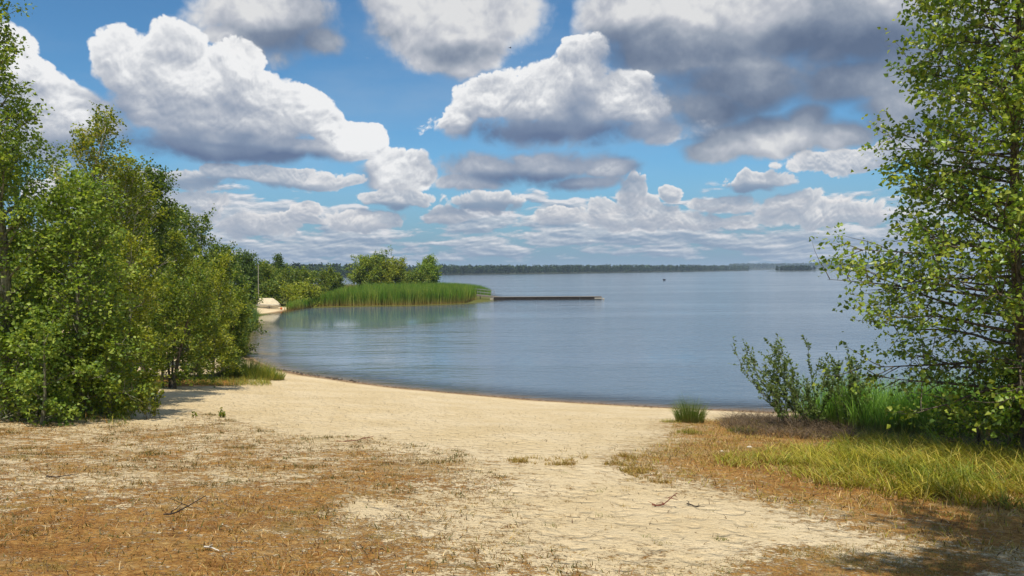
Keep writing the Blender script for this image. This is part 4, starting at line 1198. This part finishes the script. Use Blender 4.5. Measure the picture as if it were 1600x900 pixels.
grass_obj('reed_belt', 'dense tall green reeds with straw coloured feet along the low point', 'reeds', x, y, hh, rg.uniform(0.05, 0.09, n), rg.uniform(0.03, 0.28, n), REEDC, 514, M_REED, pk=kx, segs=4, root=(0.38, 0.27, 0.09))
# yellowing reed tops and grass behind, and the lower patch at the very tip
tipb = [at_z(*p) for p in [(700,466),(735,463.5),(766,462.3),(767,458),(740,454.5),(700,452),(640,451.5)]]
x, y = scatter(rg, tipb, 9000)
n = len(x)
grass_obj('reed_patch', 'lower bright green reeds at the tip of the point behind the gangway', 'reeds', x, y, rg.uniform(1.6, 2.3, n) * (1 - 0.35 * sm(x, -8, -4.0)), rg.uniform(0.06, 0.10, n), rg.uniform(0.03, 0.3, n), [(0.12, 0.24, 0.03), (0.17, 0.29, 0.04), (0.09, 0.18, 0.03)], 515, M_REED, segs=3)
mid = [(-34, 125), (-22, 150), (-8, 150), (-8, 200), (-40, 230), (-62, 240), (-60, 160)]
x, y = scatter(rg, mid, 9000)
n = len(x)
ok = signed(x, y, SHORE) > 0.5
x = x[ok]; y = y[ok]; n = len(x)
grass_obj('point_meadow', 'yellowing rough grass on the flat back of the point', 'grass', x, y, rg.uniform(0.8, 1.7, n), rg.uniform(0.08, 0.16, n), rg.uniform(0.1, 0.5, n), [(0.25, 0.22, 0.04), (0.17, 0.19, 0.035), (0.32, 0.25, 0.05)], 516, M_REED, segs=2)
bt = [at_z(*p) for p in [(384,548),(386,530),(398,510),(404,500),(398,492)]]
bt = bt + [(x_ - 6, y_ + 1) for x_, y_ in bt[::-1]]
x, y = scatter(rg, bt, 7000)
ok = signed(x, y, SHORE) > -0.3
x = x[ok]; y = y[ok]; n = len(x)
grass_obj('bank_reeds', 'blue green reeds and sedge fringing the left bank before the boat', 'reeds', x, y, rg.uniform(0.8, 1.9, n), rg.uniform(0.03, 0.06, n), rg.uniform(0.1, 0.6, n), [(0.09, 0.17, 0.04), (0.13, 0.22, 0.05), (0.17, 0.22, 0.05)], 517, M_REED, segs=4)

# twig and bark crumbs on the sand
rg = np.random.default_rng(321)
cr = world_poly([(0,650),(250,640),(420,610),(700,640),(1000,650),(1250,700),(1500,860),(1500,899),(0,899)])
x, y = scatter(rg, cr, 5200, lambda x, y: 0.15 + clumpy(x, y, 0.9, -0.3, 0.5, 301))
n = len(x)
grass_obj('beach_crumbs', 'scattered crumbs of bark, twigs and straw on the sand', 'litter', x, y, rg.uniform(0.02, 0.07, n), rg.uniform(0.006, 0.016, n), rg.uniform(1.6, 3.0, n), [(0.06, 0.04, 0.025), (0.12, 0.07, 0.035), (0.20, 0.13, 0.06), (0.35, 0.25, 0.12)], 518, segs=2)

# drift line along the water's edge
rg = np.random.default_rng(322)
dz = [(-18, 44), (-16, 50), (-6, 42), (3, 33), (12, 29), (13, 25), (4, 27), (-6, 33)]
x, y = scatter(rg, dz, 60000)
ss = signed(x, y, SHORE); tgt = 0.45 + 0.25 * vnoise(x, y, 0.5, 77, 3)
ok = (np.abs(ss - tgt) < 0.10) | ((np.abs(ss - 1.3 - 0.3 * vnoise(x, y, 0.4, 78, 3)) < 0.08) & (rg.random(len(x)) < 0.4))
x = x[ok]; y = y[ok]; n = len(x)
grass_obj('drift_line', 'thin dark line of washed up reed bits along the wet sand', 'litter', x, y, rg.uniform(0.02, 0.12, n), rg.uniform(0.012, 0.03, n), rg.uniform(1.8, 3.2, n), [(0.05, 0.035, 0.02), (0.10, 0.06, 0.03), (0.16, 0.10, 0.05)], 519, segs=2)
# ================================================================ boat, jetty and other made things
def bm_obj(name, boxes, mat, parent=None, bev=0.0):
    """boxes: (cx, cy, cz, sx, sy, sz) joined in one mesh"""
    V = []; F = []
    for (cx, cy, cz, sx, sy, sz) in boxes:
        b = len(V)
        for dx in (-1, 1):
            for dy in (-1, 1):
                for dz in (-1, 1):
                    V.append((cx + dx * sx / 2, cy + dy * sy / 2, cz + dz * sz / 2))
        for f in [(0, 1, 3, 2), (4, 6, 7, 5), (0, 4, 5, 1), (2, 3, 7, 6), (0, 2, 6, 4), (1, 5, 7, 3)]:
            F.append(tuple(b + i for i in f))
    return mesh_obj(name, V, F, mat, parent)

M_HULL = simple_mat('boat_hull_white', (0.62, 0.60, 0.55), 0.35, 0.08, 3, 0.4)
M_TARP = simple_mat('cream_canvas', (0.55, 0.47, 0.32), 0.85, 0.12, 5, 0.1, 0.4)
M_ALU = simple_mat('grey_aluminium', (0.24, 0.24, 0.23), 0.4, 0.1, 6)
M_BLACK = simple_mat('black_rubber', (0.03, 0.03, 0.03), 0.8, 0.2, 10)
M_FLOAT = simple_mat('dark_float', (0.028, 0.022, 0.018), 0.75, 0.3, 2)
M_PLANK = simple_mat('weathered_planks', (0.20, 0.175, 0.145), 0.85, 0.2, 3, 0.2, 0.3)
M_PALE = simple_mat('pale_end_board', (0.36, 0.32, 0.26), 0.7, 0.1, 4)
M_ORANGE = simple_mat('orange_plastic', (0.55, 0.12, 0.02), 0.5, 0.1, 5)
M_STONE = simple_mat('dark_stone', (0.07, 0.06, 0.05), 0.8, 0.4, 14, 0.3, 0.5)
M_PEB = simple_mat('pale_stone', (0.55, 0.5, 0.42), 0.8, 0.15, 14, 0.3, 0.3)

def boat():
    bx, by = at_z(419, 484.2, 0.0)
    bz = max(0.05, hz(bx, by))
    root = empty('sailing_dinghy', (bx, by, bz), math.radians(184))
    tag(root, 'small white sailing dinghy under a cream cover, beached with its thin mast up', 'boat')
    # hull lofted along local x, bow at +x (left in the picture)
    L, W = 3.1, 1.35
    secs = 13; rows = 7; V = []; F = []
    for i in range(secs):
        t = i / (secs - 1)
        x = -L / 2 + L * t
        w = W / 2 * (0.78 + 0.22 * math.sin(math.pi * min(1, t * 1.3 + 0.15))) * (1 - max(0, (t - 0.55) / 0.45) ** 2 * 0.93)
        sheer = 0.50 + 0.14 * t * t
        keel = 0.16 + 0.24 * max(0, (t - 0.6) / 0.4) ** 2
        for j in range(rows):
            a = -math.pi / 2 + math.pi * j / (rows - 1)
            yy = math.sin(a) * w
            zz = keel + (sheer - keel) * (1 - math.cos(a) ** 0.7 if abs(math.cos(a)) > 1e-6 else 1)
            V.append((x, yy, zz))
    for i in range(secs - 1):
        for j in range(rows - 1):
            a = i * rows + j
            F.append((a, a + 1, a + 1 + rows, a + rows))
    F.append(tuple(range(rows - 1, -1, -1)))
    mesh_obj('hull', V, F, M_HULL, root, smooth=True)
    # gunwale rim
    A = Acc()
    for s in (0, rows - 1):
        pts = [V[i * rows + s] for i in range(secs)]
        v, f = tube(np.array(pts), 0.035, 0.035, 5); A.add(v, f)
    A.obj('gunwale', M_ALU, root)
    # cover hung over the boom: ridge from the mast to the stern, sloping down beyond the boom end
    cv = []; cf = []
    m = 13
    for i in range(m):
        t = i / (m - 1)
        x = -L / 2 - 0.02 + (L * 0.93) * t
        ti = (x + L / 2) / L
        w = W / 2 * (0.80 + 0.22 * math.sin(math.pi * min(1, ti * 1.3 + 0.15))) * (1 - max(0, (ti - 0.55) / 0.45) ** 2 * 0.93) + 0.03
        ridge = 0.62 + 0.78 * min(1, t / 0.30) ** 0.8 if t < 0.3 else 1.40 + 0.04 * t
        if t > 0.93: ridge = 1.34
        edge = 0.44 + 0.14 * ti * ti
        for j in range(9):
            u = -1 + 2 * j / 8
            zz = edge + (ridge - edge) * (1 - abs(u)) ** 0.8 + 0.02 * math.sin(i * 2.1 + j * 3)
            cv.append((x, w * u, zz))
    for i in range(m - 1):
        for j in range(8):
            a = i * 9 + j; cf.append((a, a + 1, a + 10, a + 9))
    cf.append(tuple(range((m - 1) * 9, m * 9)))
    mesh_obj('cover', cv, cf, M_TARP, root)
    A = Acc(); mx = L / 2 - 0.30
    v, f = tube(np.array([(mx, 0, 0.25), (mx, 0, 2.5), (mx - 0.04, 0, 5.95)]), 0.05, 0.035, 8); A.add(v, f)
    mast = A.obj('mast', M_PALE, root)
    A = Acc(); v, f = tube(np.array([(mx, 0, 5.9), (mx + 0.25, 0, 6.0)]), 0.02, 0.01, 5); A.add(v, f)
    o = A.obj('wind_vane', M_BLACK, root)
    o.parent = mast
    A = Acc(); v, f = tube(np.array([(mx, 0, 5.6), (L / 2, 0, 0.64)]), 0.008, 0.008, 3); A.add(v, f)
    A.obj('forestay', M_ALU, root)
    # launching trolley
    bm_obj('trolley_frame', [(0, 0, 0.12, 2.7, 0.06, 0.06), (-0.2, 0, 0.12, 0.08, 1.3, 0.06)], M_ALU, root)
    for s in (-1, 1):
        A = Acc(); v, f = tube(np.array([(-0.2, s * 0.60, 0.16), (-0.2, s * 0.72, 0.16)]), 0.18, 0.18, 14); A.add(v, f)
        A.obj('wheel', M_BLACK, root)
boat()

def buoy():
    x, y = at_z(439.5, 484.6, 0)
    z = max(hz(x, y), 0.02)
    root = empty('mooring_buoy', (x, y, z)); root.scale = (0.65, 0.65, 0.65); tag(root, 'small orange buoy lying on the sand by the end of the dinghy', 'buoy')
    V = []; F = []
    n, m = 12, 7
    for j in range(m):
        a = math.pi * (j + 0.5) / m - math.pi / 2
        for i in range(n):
            V.append((0.24 * math.cos(a) * math.cos(i * 2 * math.pi / n), 0.24 * math.cos(a) * math.sin(i * 2 * math.pi / n), 0.24 + 0.26 * math.sin(a)))
    for j in range(m - 1):
        for i in range(n): F.append((j * n + i, j * n + (i + 1) % n, (j + 1) * n + (i + 1) % n, (j + 1) * n + i))
    F.append(tuple(range(n - 1, -1, -1))); F.append(tuple((m - 1) * n + i for i in range(n)))
    mesh_obj('float', V, F, M_ORANGE, root, smooth=True)
    t = np.linspace(0, 2 * math.pi, 10)
    A = Acc(); v, f = tube(np.stack([0.05 * np.cos(t), 0 * t, 0.53 + 0.05 * np.sin(t)], 1), 0.012, 0.012, 5); A.add(v, f)
    A.obj('ring', M_BLACK, root)
buoy()

def jetty():
    a = np.array(at_z(771, 469.6, 0)); b = np.array(at_z(940, 470.0, 0))
    a = np.array([a[0], 133.0]); b = np.array([(940 - 800) / F_PX * 131.0, 131.0])
    Lp = float(np.linalg.norm(b - a)); ang = math.atan2(b[1] - a[1], b[0] - a[0])
    root = empty('floating_jetty', (a[0], a[1], 0), ang)
    tag(root, 'long low floating jetty with dark sides lying on the water beyond the reeds', 'jetty')
    nseg = 5; s = Lp / nseg
    for i in range(nseg):
        bm_obj('pontoon', [(s * (i + 0.5), 0.9, 0.17, s - 0.06, 2.0, 0.62)], M_FLOAT, root)
    npl = 105; w = Lp / npl
    me = None
    for i in range(npl):
        if me is None:
            o = bm_obj('plank', [(0, 0.9, 0, w - 0.025, 2.1, 0.05)], M_PLANK, root); me = o.data
        else:
            o = bpy.data.objects.new('plank', me); COL.objects.link(o); o.parent = root
        o.location = (w * (i + 0.5), 0, 0.51 + random.Random(i).uniform(-0.006, 0.006))
    bm_obj('end_board', [(Lp + 0.04, 0.9, 0.20, 0.06, 2.0, 0.36), (Lp - 0.6, -0.1, 0.24, 1.2, 0.04, 0.26)], M_PALE, root)
    A = Acc(); v, f = tube(np.array([(Lp + 0.30, 0.2, -0.05), (Lp + 0.30, 0.2, 0.12), (Lp + 0.30, 0.2, 0.27)]), np.array([0.16, 0.22, 0.05]), None, 10); A.add(v, f)
    o = A.obj('fender', M_PALE, root)
    bm_obj('float_box', [(-0.35, 0.5, 0.10, 0.6, 1.2, 0.34)], M_PALE, root)
    # gangway from the reeds down to the pontoon
    g0 = np.array([*at_z(716, 468, 0)]); g0 = np.array([(716 - 800) / F_PX * 137.0, 137.0])
    z0 = 1.15
    d = np.array([a[0] + 0.8 - g0[0], a[1] + 0.9 - g0[1], 0.48 - z0]); Lg = float(np.linalg.norm(d))
    r2 = empty('gangway', (g0[0], g0[1], z0)); tag(r2, 'sloping gangway with thin handrails leading from the reeds to the jetty', 'gangway')
    r2.rotation_euler = Vector(d).to_track_quat('X', 'Z').to_euler()
    bm_obj('side_beam', [(Lg / 2, -0.6, -0.06, Lg, 0.08, 0.2)], M_PLANK, r2)
    bm_obj('side_beam', [(Lg / 2, 0.6, -0.06, Lg, 0.08, 0.2)], M_PLANK, r2)
    npl = 40; w = Lg / npl; me = None
    for i in range(npl):
        if me is None:
            o = bm_obj('plank', [(0, 0, 0, w - 0.02, 1.25, 0.04)], M_PLANK, r2); me = o.data
        else:
            o = bpy.data.objects.new('plank', me); COL.objects.link(o); o.parent = r2
        o.location = (w * (i + 0.5), 0, 0.06)
    me = None
    for sgn in (-1, 1):
        for h in (0.55, 1.05):
            A = Acc(); v, f = tube(np.array([(0, sgn * 0.6, h), (Lg * 0.86, sgn * 0.6, h)]), 0.03, 0.03, 5); A.add(v, f)
            A.obj('handrail', M_ALU, r2)
        for i in range(6):
            if me is None:
                A = Acc(); v, f = tube(np.array([(0, 0, -0.05), (0, 0, 1.07)]), 0.03, 0.03, 5); A.add(v, f)
                o = A.obj('post', M_ALU, r2); me = o.data
            else:
                o = bpy.data.objects.new('post', me); COL.objects.link(o); o.parent = r2
            o.location = (0.05 + i * Lg * 0.86 / 5.05, sgn * 0.6, 0)
    for i, q in enumerate((0.1, 0.55)):
        A = Acc(); v, f = tube(np.array([(g0[0] + d[0] * q, g0[1] + d[1] * q, -1.2), (g0[0] + d[0] * q, g0[1] + d[1] * q, z0 + d[2] * q - 0.1)]), 0.07, 0.07, 7); A.add(v, f)
        o = A.obj('support_pile', M_DARKBARK); o.parent = r2; o.matrix_parent_inverse = Matrix.LocRotScale(r2.location, r2.rotation_euler, None).inverted()
jetty()

# small craft and a bird
def rowing_boat():
    x, y = at_z(1038, 438.2, 0)
    root = empty('rowing_boat', (x, y, 0), math.radians(70)); tag(root, 'tiny dark rowing boat far out on the open lake', 'boat')
    V = []; F = []; n = 9; r = 5
    for i in range(n):
        t = i / (n - 1); w = 0.7 * math.sin(math.pi * (0.12 + 0.86 * t)) ** 0.6
        for j in range(r):
            a = -math.pi / 2 + math.pi * j / (r - 1)
            V.append((-1.9 + 3.8 * t, math.sin(a) * w, 0.45 - 0.5 * math.cos(a) + 0.12 * (2 * t - 1) ** 2))
    for i in range(n - 1):
        for j in range(r - 1): a = i * r + j; F.append((a, a + 1, a + 1 + r, a + r))
    F.append(tuple(range(r - 1, -1, -1))); F.append(tuple((n - 1) * r + j for j in range(r)))
    mesh_obj('hull', V, F, M_FLOAT, root)
    bm_obj('bench', [(0, 0, 0.36, 0.25, 1.15, 0.04), (-1.1, 0, 0.36, 0.25, 0.9, 0.04)], M_PLANK, root)
    bm_obj('outboard_motor', [(-1.98, 0, 0.55, 0.25, 0.3, 0.45), (-2.0, 0, 0.1, 0.1, 0.1, 0.7)], M_BLACK, root)
rowing_boat()

def bird():
    x, y, z = at_d(797, 75, 110)
    root = empty('flying_bird', (x, y, z), 0.6); tag(root, 'tiny dark bird flying high against the blue gap between clouds', 'bird')
    A = Acc(); v, f = tube(np.array([(-0.2, 0, 0), (-0.1, 0, 0.01), (0.05, 0, 0.02), (0.17, 0, 0.03), (0.24, 0, 0.02)]), np.array([0.012, 0.045, 0.055, 0.035, 0.006]), None, 8); A.add(v, f)
    A.obj('body', M_BLACK, root, True)
    for s in (-1, 1):
        mesh_obj('wing', [(0.08, s * 0.03, 0.04), (-0.06, s * 0.03, 0.035), (0.09, s * 0.2, 0.12), (-0.06, s * 0.2, 0.11), (-0.06, s * 0.42, 0.06), (0.0, s * 0.30, 0.10)], [(0, 2, 3, 1), (2, 5, 4, 3)], M_BLACK, root)
    mesh_obj('tail', [(-0.16, -0.02, 0), (-0.16, 0.02, 0), (-0.3, 0.05, 0), (-0.3, -0.05, 0)], [(0, 1, 2, 3)], M_BLACK, root)
bird()

def rock_mesh(seed, flat=0.6):
    rg = np.random.default_rng(seed); V = []; F = []
    n, m = 7, 4
    for j in range(m):
        a = (j + 0.5) / m * math.pi - math.pi / 2
        for i in range(n):
            r = 1 + rg.normal() * 0.14
            V.append((math.cos(a) * math.cos(i * 2 * math.pi / n) * r, math.cos(a) * math.sin(i * 2 * math.pi / n) * r * 0.8, math.sin(a) * flat * r))
    for j in range(m - 1):
        for i in range(n): F.append((j * n + i, j * n + (i + 1) % n, (j + 1) * n + (i + 1) % n, (j + 1) * n + i))
    F.append(tuple(range(n - 1, -1, -1))); F.append(tuple((m - 1) * n + i for i in range(n)))
    me = bpy.data.meshes.new('stone'); me.from_pydata(V, [], F); me.update()
    return me

rd = random.Random(8)
bank = []
for i in range(5):
    me = rock_mesh(i); me.materials.append(M_STONE); bank.append(me)
spx = [(430,577.5),(446,580),(470,583.5),(490,586.5),(515,590.5),(540,594),(562,597)]
for i in range(64):
    t = rd.random() ** 1.3 * (len(spx) - 1); k = int(t); u = t - k
    px = spx[k][0] + (spx[k + 1][0] - spx[k][0]) * u; py = spx[k][1] + (spx[k + 1][1] - spx[k][1]) * u
    x, y = at_z(px, py, 0)
    x += rd.gauss(0, 0.10); y += rd.gauss(-0.05, 0.16)
    o = bpy.data.objects.new('shore_stone', bank[i % 5]); COL.objects.link(o)
    s = rd.uniform(0.03, 0.085); o.scale = (s, s, s)
    o.location = (x, y, hz(x, y) + s * 0.15); o.rotation_euler = (0, 0, rd.uniform(0, 6))
    tag(o, 'dark stone lying on the wet waterline at the left of the bay', 'stone', 'dark stones along the waterline')
for i, (px, py, s, lb) in enumerate([(1171, 700, 0.06, 'pale stone on the brown grass right of the beach'), (1310, 662, 0.05, 'pale stone in the litter under the willow shrub'), (1128, 706, 0.04, 'little pale stone in the ochre grass'),
                                     (347, 820, 0.014, 'white bit of litter in the brown grass at the lower left'), (445, 842, 0.012, 'small white pebble in the brown grass near the bottom'), (290, 830, 0.016, 'flat pale stone in the brown grass at the lower left')]):
    x, y = hit(px, py)
    me = rock_mesh(40 + i, 0.45); me.materials.append(M_PEB)
    o = bpy.data.objects.new('pale_stone', me); COL.objects.link(o); o.scale = (s, s, s); o.location = (x, y, hz(x, y) + s * 0.2); o.rotation_euler = (0, 0, i)
    tag(o, lb, 'stone')

def dead_branch(px, py, L, n, lb, seed, mat):
    rg = np.random.default_rng(seed)
    x, y = hit(px, py); z = hz(x, y)
    root = empty('dead_branch', (x, y, z)); tag(root, lb, 'branch')
    main = grow(rg, (-L / 2, 0, 0.02), (1, rg.normal() * 0.4, 0.05), L, 7, 0.16, 0.0); main[:, 2] = np.abs(main[:, 2]) + 0.01
    A = Acc(); v, f = tube(main, 0.009, 0.004, 5); A.add(v, f); A.obj('stick', mat, root)
    for i in range(n):
        k = rg.integers(1, 7)
        T = grow(rg, main[k], rg.normal(size=3) * np.array([1, 1, 0.5]) + np.array([0.3, 0, 0.5]), L * rg.uniform(0.2, 0.5), 4, 0.2, -0.05)
        T[:, 2] = np.maximum(T[:, 2], 0.006)
        A = Acc(); v, f = tube(T, 0.005, 0.002, 4); A.add(v, f); A.obj('twig', mat, root)
M_RED = simple_mat('reddish_twig', (0.16, 0.05, 0.03), 0.8, 0.25, 12)
dead_branch(1042, 793, 0.34, 10, 'reddish dead twigs lying on the sand at the lower centre right', 61, M_RED)
dead_branch(1088, 791, 0.22, 4, 'few dark thin twigs just right of the reddish ones', 62, M_DARKBARK)
dead_branch(290, 808, 0.42, 2, 'thin dark stick lying in the brown grass at the lower left', 63, M_DARKBARK)
dead_branch(335, 862, 0.16, 1, 'short pale stick in the brown grass near the bottom', 64, M_PEB)
dead_branch(560, 691, 0.8, 4, 'dry brown branch on the edge of the open sand', 65, M_RED)
dead_branch(92, 748, 0.3, 2, 'dark broken stick on the left slope', 66, M_DARKBARK)
dead_branch(1455, 700, 0.9, 7, 'rusty brown dead twigs in the shade in front of the reeds', 67, M_RED)
# ================================================================ air
def haze():
    V = [(sx * 17000, sy, z) for sx in (-1, 1) for sy in (-9500, 18000) for z in (-13.0, 60.0)]
    F = [(0, 1, 3, 2), (4, 6, 7, 5), (0, 4, 5, 1), (2, 3, 7, 6), (0, 2, 6, 4), (1, 5, 7, 3)]
    m, N, out = new_mat('haze')
    v = N.n('ShaderNodeVolumePrincipled')
    v.inputs['Color'].default_value = (0.62, 0.78, 1.0, 1)
    v.inputs['Density'].default_value = 0.00013
    v.inputs['Anisotropy'].default_value = 0.0
    N.link(v.outputs[0], out.inputs['Volume'])
    o = mesh_obj('haze', V, F, m)
    tag(o, 'thin blue summer haze over the lake', kind='stuff')
haze()
